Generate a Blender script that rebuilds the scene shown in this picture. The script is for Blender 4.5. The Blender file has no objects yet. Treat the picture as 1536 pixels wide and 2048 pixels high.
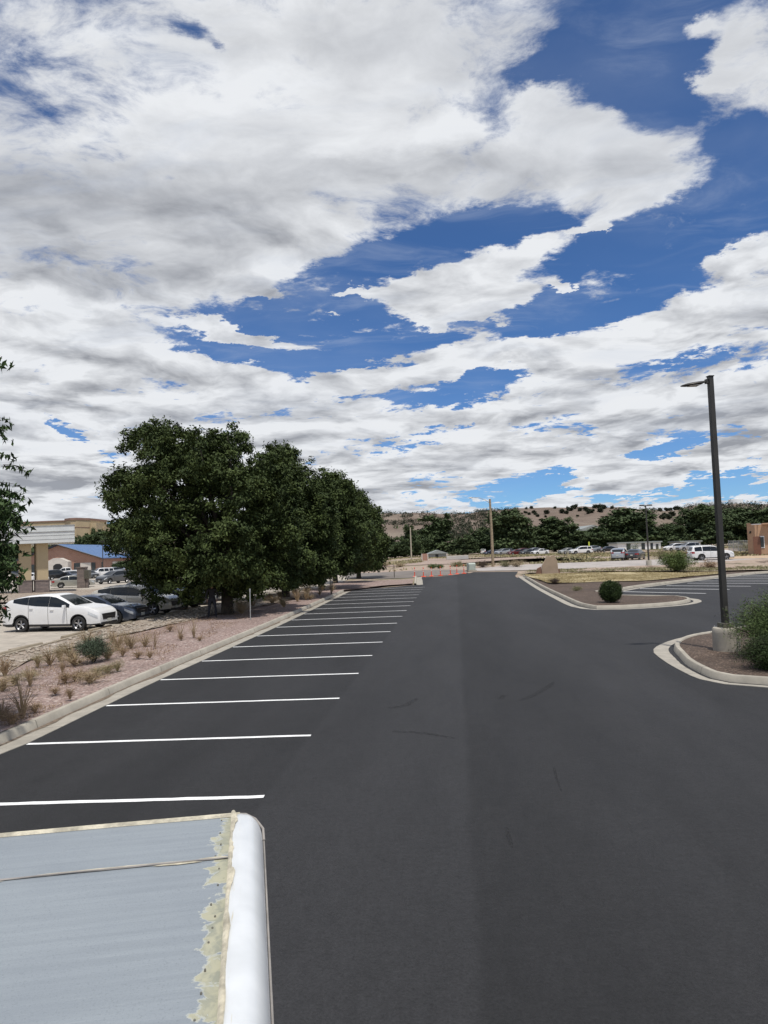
import bpy, bmesh, math, random
import numpy as np
from mathutils import Vector, Matrix, noise as mnoise
random.seed(7); RNG = np.random.default_rng(7)
S = bpy.context.scene; COL = S.collection
R = math.radians

# ------------------------------------------------------------------ camera
FPX, CH, PITCH, ROLL = 1418.0, 3.16, R(3.02), R(2.1)
f0 = Vector((0, math.cos(PITCH), math.sin(PITCH))); r0 = Vector((1, 0, 0)); u0 = Vector((0, -math.sin(PITCH), math.cos(PITCH)))
cr = r0*math.cos(ROLL) - u0*math.sin(ROLL); cu = r0*math.sin(ROLL) + u0*math.cos(ROLL)
CAM = Vector((0, 0, CH))
cd = bpy.data.cameras.new('camera'); cam = bpy.data.objects.new('camera', cd); COL.objects.link(cam)
M = Matrix((cr, cu, -f0)).transposed().to_4x4(); M.translation = CAM; cam.matrix_world = M
cd.sensor_fit = 'HORIZONTAL'; cd.sensor_width = 36; cd.lens = 36*FPX/1536; cd.clip_start = .05; cd.clip_end = 9000
S.camera = cam
S.view_settings.view_transform = 'Standard'; S.view_settings.look = 'None'; S.view_settings.exposure = 0.0; S.view_settings.gamma = 1

def ray(px, py): return f0 + cr*((px-768)/FPX) - cu*((py-1024)/FPX)
def sm(a, b, x):
    t = min(1, max(0, (x-a)/(b-a))); return t*t*(3-2*t)
def gz(x, y):                                                      # height of the ground: the land ahead on the right lies half a metre higher
    return .5*sm(70, 88, y)*sm(-4, 8, x)
def at(px, py, z=None):
    """point of the ground (or of the level z) seen at a photograph pixel"""
    d = ray(px, py); zz = z if z is not None else 0
    for _ in range(12):
        p = CAM + d*((zz-CH)/d.z)
        if z is not None: return p
        zz = .5*zz + .5*gz(p.x, p.y)
    return p
def atD(px, py, D):
    d = ray(px, py); return CAM + d*(D/d.y)

# ------------------------------------------------------------------ node helpers
class N:
    """scalar or vector socket with arithmetic"""
    def __init__(s, nt, sock): s.nt, s.s = nt, sock
    def _m(s, op, *a, clamp=False):
        n = s.nt.nodes.new('ShaderNodeMath'); n.operation = op; n.use_clamp = clamp
        for i, v in enumerate((s,)+a):
            if isinstance(v, N): s.nt.links.new(v.s, n.inputs[i])
            else: n.inputs[i].default_value = v
        return N(s.nt, n.outputs[0])
    def __add__(s, o): return s._m('ADD', o)
    __radd__ = __add__
    def __sub__(s, o): return s._m('SUBTRACT', o)
    def __rsub__(s, o): return (s*-1.0) + o
    def __mul__(s, o): return s._m('MULTIPLY', o)
    __rmul__ = __mul__
    def __truediv__(s, o): return s._m('DIVIDE', o)
    def __rtruediv__(s, o): return s._m('POWER', -1.0)*o
    def __pow__(s, o): return s._m('POWER', o)
    def max(s, o): return s._m('MAXIMUM', o)
    def min(s, o): return s._m('MINIMUM', o)
    def abs(s): return s._m('ABSOLUTE')
    def exp(s): return s._m('EXPONENT')
    def gt(s, o): return s._m('GREATER_THAN', o)
    def clamp(s): return s._m('ADD', 0.0, clamp=True)
    def ss(s, a, b):
        n = s.nt.nodes.new('ShaderNodeMapRange'); n.interpolation_type = 'SMOOTHSTEP'
        s.nt.links.new(s.s, n.inputs[0])
        if a > b: n.inputs[1].default_value, n.inputs[2].default_value, n.inputs[3].default_value, n.inputs[4].default_value = b, a, 1, 0
        else: n.inputs[1].default_value, n.inputs[2].default_value = a, b
        return N(s.nt, n.outputs[0])
def sep(nt, sock):
    n = nt.nodes.new('ShaderNodeSeparateXYZ'); nt.links.new(getattr(sock, 's', sock), n.inputs[0]); return [N(nt, o) for o in n.outputs]
def comb(nt, x, y, z=0.0):
    n = nt.nodes.new('ShaderNodeCombineXYZ')
    for i, v in enumerate((x, y, z)):
        if isinstance(v, N): nt.links.new(v.s, n.inputs[i])
        else: n.inputs[i].default_value = v
    return N(nt, n.outputs[0])
def noise(nt, vec, scale, detail=4, rough=.5, dist=0.0, color=False, lac=2.0):
    n = nt.nodes.new('ShaderNodeTexNoise'); n.inputs['Scale'].default_value = scale; n.inputs['Detail'].default_value = detail
    n.inputs['Roughness'].default_value = rough; n.inputs['Distortion'].default_value = dist; n.inputs['Lacunarity'].default_value = lac
    nt.links.new(vec.s, n.inputs['Vector']); return N(nt, n.outputs[1 if color else 0])
def vor(nt, vec, scale, out='Distance', feature='F1', rnd=1.0):
    n = nt.nodes.new('ShaderNodeTexVoronoi'); n.feature = feature; n.inputs['Scale'].default_value = scale; n.inputs['Randomness'].default_value = rnd
    nt.links.new(vec.s, n.inputs['Vector']); return N(nt, n.outputs[out])
def mixc(nt, fac, a, b, mode='MIX'):
    n = nt.nodes.new('ShaderNodeMix'); n.data_type = 'RGBA'; n.blend_type = mode
    for i, v in ((0, fac), (6, a), (7, b)):
        if isinstance(v, N): nt.links.new(v.s, n.inputs[i])
        elif i: n.inputs[i].default_value = (*v, 1)
        else: n.inputs[i].default_value = v
    return N(nt, n.outputs[2])

# ------------------------------------------------------------------ sky and sun
SUN_EL, SUN_AZ = R(70), R(158)                                       # azimuth clockwise from +Y
S.cycles.max_bounces = 5; S.cycles.diffuse_bounces = 2; S.cycles.glossy_bounces = 2; S.cycles.transparent_max_bounces = 6
W = bpy.data.worlds.new('World'); S.world = W; W.cycles.sampling_method = 'MANUAL'; W.cycles.sample_map_resolution = 512; W.use_nodes = True
def build_sky():
    nt = W.node_tree; nt.nodes.clear()
    out = nt.nodes.new('ShaderNodeOutputWorld'); bg = nt.nodes.new('ShaderNodeBackground'); bg.inputs[1].default_value = .1
    nt.links.new(bg.outputs[0], out.inputs[0])
    sky = nt.nodes.new('ShaderNodeTexSky'); sky.sky_type = 'NISHITA'; sky.sun_disc = False
    sky.sun_elevation = SUN_EL; sky.sun_rotation = SUN_AZ; sky.altitude = 2100; sky.air_density = 1.0; sky.dust_density = .3; sky.ozone_density = 2.5
    tc = nt.nodes.new('ShaderNodeTexCoord')
    x, y, z = sep(nt, tc.outputs['Generated'])
    ya = y.abs().max(.03)
    s, t = x/ya, (z/ya)                                              # tangent-plane directions, mirrored behind the viewer
    tp = t.max(0.0) + .21
    p = comb(nt, s*1.3/tp, 1.85/tp, y.gt(0.0)*3.0)
    # domain warp
    wn = noise(nt, p, 1.7, 3, .5, color=True)
    def vm(op, a, b):
        n = nt.nodes.new('ShaderNodeVectorMath'); n.operation = op
        for i, v in enumerate((a, b)):
            if isinstance(v, N): nt.links.new(v.s, n.inputs[i])
            else: n.inputs[i].default_value = v
        return N(nt, n.outputs[0])
    warp = vm('MULTIPLY', vm('SUBTRACT', wn, (.5, .5, .5)), (.40, .40, .40))
    wpos = comb(nt, s, t)
    wq = vm('MULTIPLY', vm('SUBTRACT', noise(nt, p, 3.6, 7, .68, color=True), (.5, .5, .5)), (.13, .085, 0))
    wpos = vm('ADD', wpos, wq)
    def blobs(lst):
        tot = None; wp_ = blobs.pos
        for i_, (px, py, rx, ry, ang, amp) in enumerate(lst):
            if i_ and i_ % 8 == 0:                                   # evaluated in batches: keeps the shader's stack small
                e_ = tot*1e-7; wp_ = vm('ADD', wpos, comb(nt, e_, e_)); blobs.pos = wp_
            d = ray(px, py); cx, cy = d.x/d.y, d.z/d.y
            n = nt.nodes.new('ShaderNodeMapping'); n.vector_type = 'TEXTURE'
            n.inputs['Location'].default_value = (cx, cy, 0); n.inputs['Rotation'].default_value = (0, 0, R(ang))
            n.inputs['Scale'].default_value = (rx/FPX, ry/FPX, 1); nt.links.new(wp_.s, n.inputs[0])
            q = nt.nodes.new('ShaderNodeVectorMath'); q.operation = 'DOT_PRODUCT'
            nt.links.new(n.outputs[0], q.inputs[0]); nt.links.new(n.outputs[0], q.inputs[1])
            e = (N(nt, q.outputs['Value'])*-1.0).exp()*amp
            tot = e if tot is None else tot + e
        return tot
    blobs.pos = wpos
    cover = blobs(BLUE + PUFF)
    grey = blobs(GREY)
    zc = y.gt(0.0)
    pw_ = vm('ADD', p, warp)
    p2 = vm('ADD', comb(nt, s*1.3/(tp*1.05), 1.85/(tp*1.05), y.gt(0.0)*3.0), warp)
    def lump(q_, sc, det=4.0):
        n = nt.nodes.new('ShaderNodeTexVoronoi'); n.feature = 'F1'; n.inputs['Scale'].default_value = sc; n.inputs['Detail'].default_value = det
        n.inputs['Roughness'].default_value = .55; n.normalize = True; nt.links.new(q_.s, n.inputs['Vector']); return 1.0 - N(nt, n.outputs['Distance'])
    lowsky = t.ss(.62, .28)                                          # far clouds show their rounded sides, near ones their soft base
    lm0, lm1 = lump(pw_, 3.2), lump(p2, 3.2)
    n0 = (noise(nt, pw_, 1.9, 9, .62)-.5)*1.5 + (noise(nt, pw_, 8.0, 6, .68)-.5)*1.0 + (lm0-.62)*.6
    em0 = noise(nt, pw_, 3.4, 6, .55); em1 = noise(nt, p2, 3.4, 6, .55)
    soft = noise(nt, pw_, 1.5, 6, .52); big = noise(nt, p, .9, 3, .5)
    cv = cover.max(-.60).min(.60)
    d = n0*1.55 + .36 + cv*zc*1.05 - (1.0-zc)*.1
    wid = t.ss(.10, .60)*.55 + .22 + (noise(nt, pw_, 2.6, 3, .5)-.5)*.5*t.ss(.1, .35)
    wid = wid.max(.14)
    a_ = ((d+.02)/wid).clamp()
    alpha = (a_*a_*(3.0-a_*2.0))**1.15
    emb = (em0-em1)*2.0 + (lm0-lm1)*(.25+lowsky*.75)       # thinner air above: a sunlit top
    thick = d.ss(.05, 1.0)
    shade = (.89 - thick*.20 - (grey*zc)*.55 + emb*(.55+lowsky*.62) + (soft-.5)*-.75 + (big-.5)*-.25).clamp()
    cloud = mixc(nt, shade, (.31, .325, .36), (.83, .85, .88))
    nish = N(nt, sky.outputs[0])
    blu = vm('MULTIPLY', nish, SKYMUL)
    haze = t.ss(.11, -.01)
    cl10 = vm('MULTIPLY', cloud, (10.0, 10.0, 10.0))
    veil = mixc(nt, haze*.45, cl10, (5.9, 6.4, 7.2))
    fin = mixc(nt, alpha, blu, veil)
    cir = noise(nt, vm('MULTIPLY', pw_, (.8, 2.0, 1)), 2.0, 8, .62, dist=.5)
    fin = mixc(nt, (cir.ss(.48, .82))*.34*t.ss(.05, .3) + (soft.ss(.35, .75))*(big.ss(.3, .7))*.15, fin, (5.2, 5.9, 7.2))
    nt.links.new(fin.s, bg.inputs[0])
SKYMUL = (.55, .81, 1.10)
# photograph pixels: x, y, radius x, radius y, tilt (deg, counter-clockwise), amount
BLUE = [(1300,80,125,130,0,-1.2),(1130,105,130,45,28,-.9),(1340,205,90,45,10,-.7),(1480,290,100,50,10,-.75),(1470,400,150,65,15,-1.1),(1330,500,200,62,12,-1.25),(1170,480,150,30,10,-.5),
        (1030,445,180,30,-4,-1.0),(880,490,190,28,14,-.95),(730,535,130,28,14,-1.0),(1260,575,190,42,14,-1.2),(1090,635,120,30,14,-1.1),(1200,600,100,40,14,-.6),
        (650,585,120,45,0,-1.1),(740,640,150,45,5,-1.1),(540,635,190,36,-4,-.95),(420,690,110,20,-12,-.85),(560,720,80,18,-6,-.8),(700,715,110,26,6,-.95),(850,675,120,14,8,-.7),
        (905,790,120,24,8,-.85),(1000,748,95,14,12,-.6),(1390,720,70,9,3,-.7),(1340,903,150,20,14,-1.0),(1120,955,110,22,8,-.95),(1260,995,330,16,3,-1.0),(1480,978,160,12,3,-.7),(1080,990,60,16,0,-.8),
        (375,66,55,24,-20,-.82),(432,90,22,9,-30,-.45),(120,850,55,13,-38,-.7),(175,880,55,11,-20,-.5),(205,915,30,12,-10,-.5),(800,905,70,10,5,-.5),(640,808,200,8,4,-.3),(850,862,160,8,5,-.4),(1450,945,120,10,6,-.6)]
PUFF = [(1010,522,190,30,20,1.35),(870,570,110,32,0,1.2),(905,612,110,18,0,1.1),(960,640,110,14,-8,1.0),(860,650,40,8,-20,.8),(708,586,46,12,0,2.2),(455,661,100,13,-12,1.7),(548,592,38,14,-10,1.5),(700,640,50,8,0,1.2),
        (1470,110,95,60,38,1.5),(1400,45,50,18,20,.9),(1420,165,40,20,30,.9),(1250,320,120,70,-10,.55),(1090,185,60,30,10,.7),(1160,235,90,40,0,.6),(1460,515,90,26,12,1.7),(1300,395,60,18,20,.6),(1100,330,200,60,0,.3),
        (300,400,480,220,0,.5),(700,300,330,130,0,.4),(600,80,500,60,0,.3),(1248,955,80,32,-10,2.0),(1110,1003,60,16,5,1.6),(1165,962,22,8,0,1.4),(1000,700,200,20,14,.6),(1390,640,230,40,18,.8),(200,700,260,50,-6,.4),
        (1450,915,90,26,5,.8),(1460,880,80,20,0,.5),(1114,582,13,12,0,2.6),(1212,443,20,8,0,2.0),(1022,598,18,8,0,1.7),(650,632,26,6,0,1.3),(1170,455,26,8,10,1.2),(800,740,190,20,6,.5),(100,960,260,40,0,.3),(900,840,300,16,3,.2)]
GREY = [(60,380,190,90,0,.75),(400,380,330,50,-3,.55),(760,330,260,24,-3,.5),(380,560,190,38,-8,.45),(200,480,260,70,0,.45),(190,775,130,28,0,.75),(640,110,130,60,0,.3),
        (60,955,230,24,0,1.0),(390,50,170,40,-10,.5),(1290,860,230,24,5,.45),(930,965,190,24,0,.55),(1490,850,80,60,0,.8),(1200,835,260,10,5,.4),(1500,690,90,40,0,.35),(1200,775,200,10,4,.35),(980,900,200,12,4,.3),(600,800,200,14,4,.3),
        (350,150,300,60,0,-.25),(250,230,200,50,-10,-.45),(850,250,300,60,0,-.4),(560,150,130,40,0,-.35),(985,525,180,30,20,-.3),(1350,610,220,24,18,-.3),(1250,945,80,22,0,-.25),(90,900,120,20,0,-.5),(1100,720,300,12,8,-.25)]
build_sky()
sl = bpy.data.lights.new('sun', 'SUN'); sl.energy = 3.9; sl.angle = R(2.0); sl.color = (1, .955, .88)
so = bpy.data.objects.new('sun', sl); COL.objects.link(so)
sdir = Vector((math.sin(SUN_AZ)*math.cos(SUN_EL), math.cos(SUN_AZ)*math.cos(SUN_EL), math.sin(SUN_EL)))
so.rotation_euler = sdir.to_track_quat('Z', 'Y').to_euler()

# ------------------------------------------------------------------ materials
def newmat(name):
    m = bpy.data.materials.new(name); m.use_nodes = True; nt = m.node_tree
    b = nt.nodes['Principled BSDF']; tc = nt.nodes.new('ShaderNodeTexCoord')
    return m, nt, b, N(nt, tc.outputs['Object'])
def mat(name, col, rough=.6, var=.15, scale=8, metal=0.0, bump=0.0, bscale=60, spec=.5, coat=0.0, dirt=0.0):
    """plain material with uneven tone, wear and a fine bump"""
    m, nt, b, P = newmat(name)
    n = noise(nt, P, scale, 5, .6)
    lo = tuple(c*(1-var) for c in col); hi = tuple(min(1, c*(1+var)) for c in col)
    c = mixc(nt, n.ss(.3, .7), lo, hi)
    if dirt:
        c = mixc(nt, noise(nt, P, scale*.35, 6, .65).ss(.52, .75)*dirt, c, tuple(x*.55 for x in col))
    nt.links.new(c.s, b.inputs['Base Color'])
    b.inputs['Roughness'].default_value = rough; b.inputs['Metallic'].default_value = metal
    b.inputs['Specular IOR Level'].default_value = spec; b.inputs['Coat Weight'].default_value = coat; b.inputs['Coat Roughness'].default_value = .05
    if bump:
        bn = nt.nodes.new('ShaderNodeBump'); bn.inputs['Strength'].default_value = bump; bn.inputs['Distance'].default_value = .02
        h = noise(nt, P, bscale, 4, .6); nt.links.new(h.s, bn.inputs['Height']); nt.links.new(bn.outputs[0], b.inputs['Normal'])
    return m
def addbump(nt, b, h, strength=.5, dist=.02):
    bn = nt.nodes.new('ShaderNodeBump'); bn.inputs['Strength'].default_value = strength; bn.inputs['Distance'].default_value = dist
    nt.links.new(h.s, bn.inputs['Height']); nt.links.new(bn.outputs[0], b.inputs['Normal'])

def asphalt_mat():
    m, nt, b, P = newmat('asphalt'); x, y, z = sep(nt, P)
    u = x - y*.0988                                                  # across the drive
    wob = (noise(nt, P, .35, 3, .6)-.5)*.5
    fine = noise(nt, P, 42, 5, .8); grain = noise(nt, P, 13, 5, .8); vf = vor(nt, P, 38)
    big = noise(nt, comb(nt, u*.55, y*.10), 1.0, 5, .6); mid = noise(nt, comb(nt, u*1.2, y*.35), 1.0, 5, .65)
    seam = (u + wob*.35).ss(-.05, .12)                              # joint of two paving passes
    stall = (u + 2.62 + wob*.3).ss(.06, -.06)
    seam2 = ((u - 3.1 + wob*.5 + (y-20)*.02).abs()).ss(.05, .0)*(y.ss(40, 25))
    mot = noise(nt, P, 3.2, 5, .7)
    v = .0205 + (big-.5)*.024 + (mid-.5)*.018 + (mot-.5)*.010 + seam*(.001 + u.ss(3.4, .0)*.0056)*-1.0 + u.ss(-2.2, -.3)*(1.0-seam)*.002 + stall*-.0045
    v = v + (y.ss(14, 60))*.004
    v = v*(1.0 + (fine-.5)*2.4 + (grain-.5)*1.5)
    spk = (vf.ss(.10, .02))*(noise(nt, P, 9, 3, .5).ss(.5, .7))*.08
    v = (v+spk).max(.008)
    c = comb(nt, v*1.0, v*1.0, v*1.075)
    nt.links.new(c.s, b.inputs['Base Color'])
    rg = .80 + (mid-.5)*.25
    nt.links.new(rg.s, b.inputs['Roughness']); b.inputs['Specular IOR Level'].default_value = .42
    addbump(nt, b, fine + grain*.7, .55, .012)
    return m
def concrete_mat(name, col, crack=0.0, scale=1.0, joint=0.0):
    m, nt, b, P = newmat(name)
    n1 = noise(nt, P, 1.3*scale, 6, .65); n2 = noise(nt, P, 14*scale, 5, .7); n3 = noise(nt, P, 90, 3, .7)
    c = mixc(nt, n1.ss(.3, .72), tuple(x*.72 for x in col), col)
    c = mixc(nt, n2.ss(.5, .8)*.35, c, tuple(x*.55 for x in col))
    c = mixc(nt, n3.ss(.55, .8)*.3, c, tuple(min(1, x*1.25) for x in col))
    if crack:
        e = vor(nt, P, .35, 'Distance', 'DISTANCE_TO_EDGE')
        c = mixc(nt, e.ss(.012, .002)*crack, c, tuple(x*.35 for x in col))
    if joint:                                                        # tooled joints every three metres
        fr = (sep(nt, P)[1]/3.05)._m('FRACT'); c = mixc(nt, (fr-.5).abs().ss(.006, .002)*.8, c, tuple(x*.25 for x in col))
    nt.links.new(c.s, b.inputs['Base Color']); b.inputs['Roughness'].default_value = .85
    addbump(nt, b, n2+n3*.5, .35, .01)
    return m
def gravel_mat(name, cols, scale, tint=None, bump=1.0, big=.4):
    m, nt, b, P = newmat(name)
    vc = vor(nt, P, scale, 'Color'); r, g, bl = sep(nt, vc.s); d = vor(nt, P, scale)
    c = mixc(nt, r, cols[0], cols[1]); c = mixc(nt, g.ss(.75, .95), c, cols[2]); c = mixc(nt, bl.ss(.8, 1.0)*.7, c, cols[3])
    c = mixc(nt, noise(nt, P, .6, 5, .6).ss(.35, .7)*big, c, tint or tuple(x*.6 for x in cols[0]))
    c = mixc(nt, d.ss(.45, .8)*.55, c, tuple(x*.3 for x in cols[0]))   # base colour darkens towards the gaps between the stones
    nt.links.new(c.s, b.inputs['Base Color']); b.inputs['Roughness'].default_value = .9
    addbump(nt, b, d*-1.0, bump, .03)
    return m
def ground_mat():
    m, nt, b, P = newmat('dry_ground'); x, y, z = sep(nt, P)
    n1 = noise(nt, comb(nt, x*.04, y*.022), 1.0, 6, .62); n2 = noise(nt, comb(nt, x*.25, y*.10), 1.0, 6, .65); n3 = noise(nt, P, 2.5, 5, .7); n4 = noise(nt, P, 16, 3, .7)
    c = mixc(nt, n3.ss(.3, .7), (.29, .215, .165), (.38, .30, .235))
    gr = (n1*.6 + n2*.55).ss(.56, .66)
    g = mixc(nt, n3.ss(.35, .65), (.13, .125, .07), (.22, .20, .115))
    c = mixc(nt, gr*.9, c, g)
    c = mixc(nt, n4.ss(.6, .75)*.4, c, (.12, .10, .07))
    nt.links.new(c.s, b.inputs['Base Color']); b.inputs['Roughness'].default_value = .95
    addbump(nt, b, n3+n4, .6, .06); return m
def hill_mat():
    m, nt, b, P = newmat('hill_earth'); x, y, z = sep(nt, P)
    n1 = noise(nt, P, .012, 6, .6); n2 = noise(nt, P, .06, 6, .65); n3 = noise(nt, P, .4, 4, .7)
    c = mixc(nt, n2.ss(.3, .7), (.125, .092, .070), (.175, .132, .102)); c = mixc(nt, n1.ss(.45, .7)*.5, c, (.26, .22, .17))
    c = mixc(nt, n3.ss(.55, .8)*.35, c, (.12, .11, .07))
    nt.links.new(c.s, b.inputs['Base Color']); b.inputs['Roughness'].default_value = .95; addbump(nt, b, n3+n2, .5, 1.2); return m
def leaf_mat(name, a, bcol, scale=1.2, tr=0.0):
    m, nt, b, P = newmat(name)
    n = noise(nt, P, scale, 3, .6); n2 = noise(nt, P, 14, 2, .6)
    c = mixc(nt, (n*.6+n2*.5).ss(.38, .72), a, bcol)
    nt.links.new(c.s, b.inputs['Base Color']); b.inputs['Roughness'].default_value = .7; b.inputs['Specular IOR Level'].default_value = .18
    if tr:
        t = nt.nodes.new('ShaderNodeBsdfTranslucent'); nt.links.new(c.s, t.inputs[0]); mx = nt.nodes.new('ShaderNodeMixShader'); mx.inputs[0].default_value = tr
        nt.links.new(b.outputs[0], mx.inputs[1]); nt.links.new(t.outputs[0], mx.inputs[2]); nt.links.new(mx.outputs[0], nt.nodes['Material Output'].inputs[0])
    return m
def brick_mat(name, c1, c2, mortar, sc=1.0, w=.24, h=.075):
    m, nt, b, P = newmat(name); x, y, z = sep(nt, P)
    n = nt.nodes.new('ShaderNodeTexBrick'); v = comb(nt, x+y*.7, z); nt.links.new(v.s, n.inputs[0])
    n.inputs['Color1'].default_value = (*c1, 1); n.inputs['Color2'].default_value = (*c2, 1); n.inputs['Mortar'].default_value = (*mortar, 1)
    n.inputs['Scale'].default_value = sc; n.inputs['Brick Width'].default_value = w; n.inputs['Row Height'].default_value = h; n.inputs['Mortar Size'].default_value = .008
    c = mixc(nt, noise(nt, P, .8, 5, .6).ss(.4, .75)*.3, N(nt, n.outputs[0]), tuple(x*.6 for x in c1))
    nt.links.new(c.s, b.inputs['Base Color']); b.inputs['Roughness'].default_value = .9; return m

MT = dict(
 asphalt=asphalt_mat(), ground=ground_mat(), hill=hill_mat(),
 kerb=concrete_mat('kerb_concrete', (.42, .385, .32), joint=1), gutter=concrete_mat('gutter_concrete', (.39, .36, .305), scale=1.6, joint=1),
 lot=concrete_mat('old_pavement', (.45, .40, .335), crack=.7), road=concrete_mat('pale_road', (.43, .39, .36), crack=.3, scale=.5),
 base=concrete_mat('lamp_base_concrete', (.42, .385, .32)), stopc=concrete_mat('wheel_stop_concrete', (.32, .27, .20)),
 pink=gravel_mat('pink_gravel', [(.26, .18, .155), (.38, .285, .25), (.50, .41, .37), (.15, .11, .095)], 15, big=.35),
 rocks=gravel_mat('river_rock', [(.25, .20, .155), (.35, .29, .23), (.56, .51, .45), (.16, .13, .10)], 11, tint=(.30, .235, .18), big=.75),
 mulch=gravel_mat('bark_mulch', [(.075, .05, .037), (.125, .085, .06), (.22, .16, .12), (.04, .027, .02)], 22, big=.5),
 dirt=concrete_mat('tan_dirt', (.37, .28, .225), scale=.3), darkdirt=concrete_mat('grey_dirt', (.20, .175, .155), scale=.4),
 paint=mat('line_paint', (.84, .84, .83), .6, .10, 30, bump=.3, bscale=90, dirt=.25),
 skid=mat('skid_rubber', (.014, .014, .014), .75, .3, 5),
 steel=mat('bronze_steel', (.034, .032, .028), .45, .15, 3, spec=.5), steel2=mat('bronze_cover', (.10, .095, .075), .5, .12, 8),
 lens=mat('lamp_lens', (.45, .45, .42), .2, .05), wood=mat('pole_wood', (.30, .235, .155), .8, .3, 6, bump=.4, bscale=20),
 galv=mat('galvanised', (.42, .43, .42), .45, .15, 4, metal=.4), white=mat('white_paint', (.80, .80, .78), .45, .05, 6), 
 orange=mat('orange_plastic', (.75, .085, .03), .45, .1, 8), black=mat('black_rubber', (.018, .018, .018), .7, .2, 9), blk=mat('black_plastic', (.022, .022, .024), .4, .1),
 glass=mat('car_glass', (.012, .015, .017), .08, .1, 2, spec=.5), chrome=mat('chrome', (.62, .63, .64), .18, .05, 3, metal=1), rim=mat('alloy_rim', (.42, .42, .43), .3, .1, 6, metal=.75),
 hlamp=mat('headlight_lens', (.55, .57, .58), .08, .1, 9, spec=.9, coat=.5), tlamp=mat('tail_light_lens', (.32, .012, .015), .12, .1, 9, coat=.5), plate=mat('number_plate', (.55, .55, .5), .5, .05),
 bark=mat('bark', (.045, .036, .028), .9, .35, 5, bump=.9, bscale=12), barkg=mat('grey_bark', (.13, .11, .09), .9, .3, 5, bump=.8, bscale=12),
 leaf=leaf_mat('ash_leaves', (.020, .034, .011), (.076, .103, .029), .8), leafn=leaf_mat('near_leaves', (.024, .046, .016), (.075, .12, .042), 3), leaf2=leaf_mat('cottonwood_leaves', (.036, .056, .025), (.088, .120, .050), .35),
 leaf3=leaf_mat('pale_leaves', (.040, .058, .028), (.085, .115, .05), .4), juniper=leaf_mat('juniper', (.024, .031, .018), (.050, .058, .034), .3), bush=leaf_mat('clipped_bush', (.018, .032, .012), (.050, .078, .024), 4),
 bush2=leaf_mat('feathery_bush', (.05, .085, .025), (.14, .19, .07), 2), bush3=leaf_mat('green_bush', (.055, .085, .025), (.13, .18, .06), 1.2), sage=leaf_mat('sage', (.055, .08, .05), (.13, .165, .11), 6),
 weed=leaf_mat('dry_weed', (.26, .20, .125), (.47, .385, .25), 3), weedb=leaf_mat('brown_weed', (.20, .13, .085), (.35, .25, .16), 3), weedg=leaf_mat('olive_weed', (.15, .15, .075), (.30, .28, .155), 3),
 dry=leaf_mat('dry_grass', (.29, .235, .125), (.44, .37, .22), 1.5),
 tan=mat('tan_stucco', (.44, .325, .215), .85, .08, 1.2, bump=.3, bscale=30, dirt=.2), tansign=mat('sign_stucco', (.36, .275, .20), .85, .08, 2, bump=.3, bscale=30), rust=mat('brown_stucco', (.20, .11, .075), .85, .12, 2),
 adobe=mat('adobe_stucco', (.43, .27, .17), .88, .07, 1.5, bump=.4, bscale=25, dirt=.15), door=mat('brown_door', (.17, .075, .045), .6, .1), tanfar=mat('pale_stucco', (.46, .37, .23), .9, .06, .2), tanfar2=mat('brown_band', (.27, .17, .13), .9, .06, .2),
 stone=brick_mat('stone_veneer', (.17, .14, .13), (.25, .20, .18), (.12, .11, .10), 1, .4, .18), brick=brick_mat('red_brick', (.33, .165, .11), (.40, .215, .15), (.36, .29, .25)),
 bluer=mat('blue_metal_roof', (.055, .13, .29), .45, .08, .6), fascia=mat('white_fascia', (.62, .64, .63), .5, .05, 1), pwall=mat('pale_wall', (.56, .52, .47), .85, .06, 1), dark=mat('dark_opening', (.012, .012, .014), .5, .1),
 wglass=mat('window_glass', (.03, .04, .045), .08, .1, 1), greyroof=mat('grey_metal_roof', (.26, .28, .27), .6, .06, .3), tank=mat('tank_paint', (.60, .62, .62), .6, .04, .1), green=mat('box_green', (.38, .43, .38), .5, .06, 3),
 yellow=mat('sign_yellow', (.55, .62, .08), .5, .05), bluep=mat('blue_paint', (.10, .20, .42), .6, .1), skin=mat('skin', (.20, .12, .085), .6, .05), shirt=mat('black_jacket', (.012, .012, .014), .9, .2), pants=mat('dark_trousers', (.018, .02, .026), .9, .2), hair=mat('dark_hair', (.012, .009, .007), .6, .2),
 cream=mat('cream_sealant', (.47, .43, .33), .6, .3, 25, bump=.4, bscale=60), screw=mat('screw_head', (.24, .23, .19), .5, .3, 60, metal=.5), rubber=mat('grey_trim', (.26, .24, .22), .6, .2, 10),
 gdirt=mat('gutter_dirt', (.15, .115, .085), .95, .4, 12, bump=.4), straw=mat('straw_stem', (.30, .22, .13), .9, .2, 9), mesh=mat('chain_link', (.35, .38, .37), .5, .1, metal=.3),
)
def paint(name, col, metal=0.0): return mat(name, col, .32, .03, 2, metal=metal, coat=.8, spec=.5)

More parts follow.
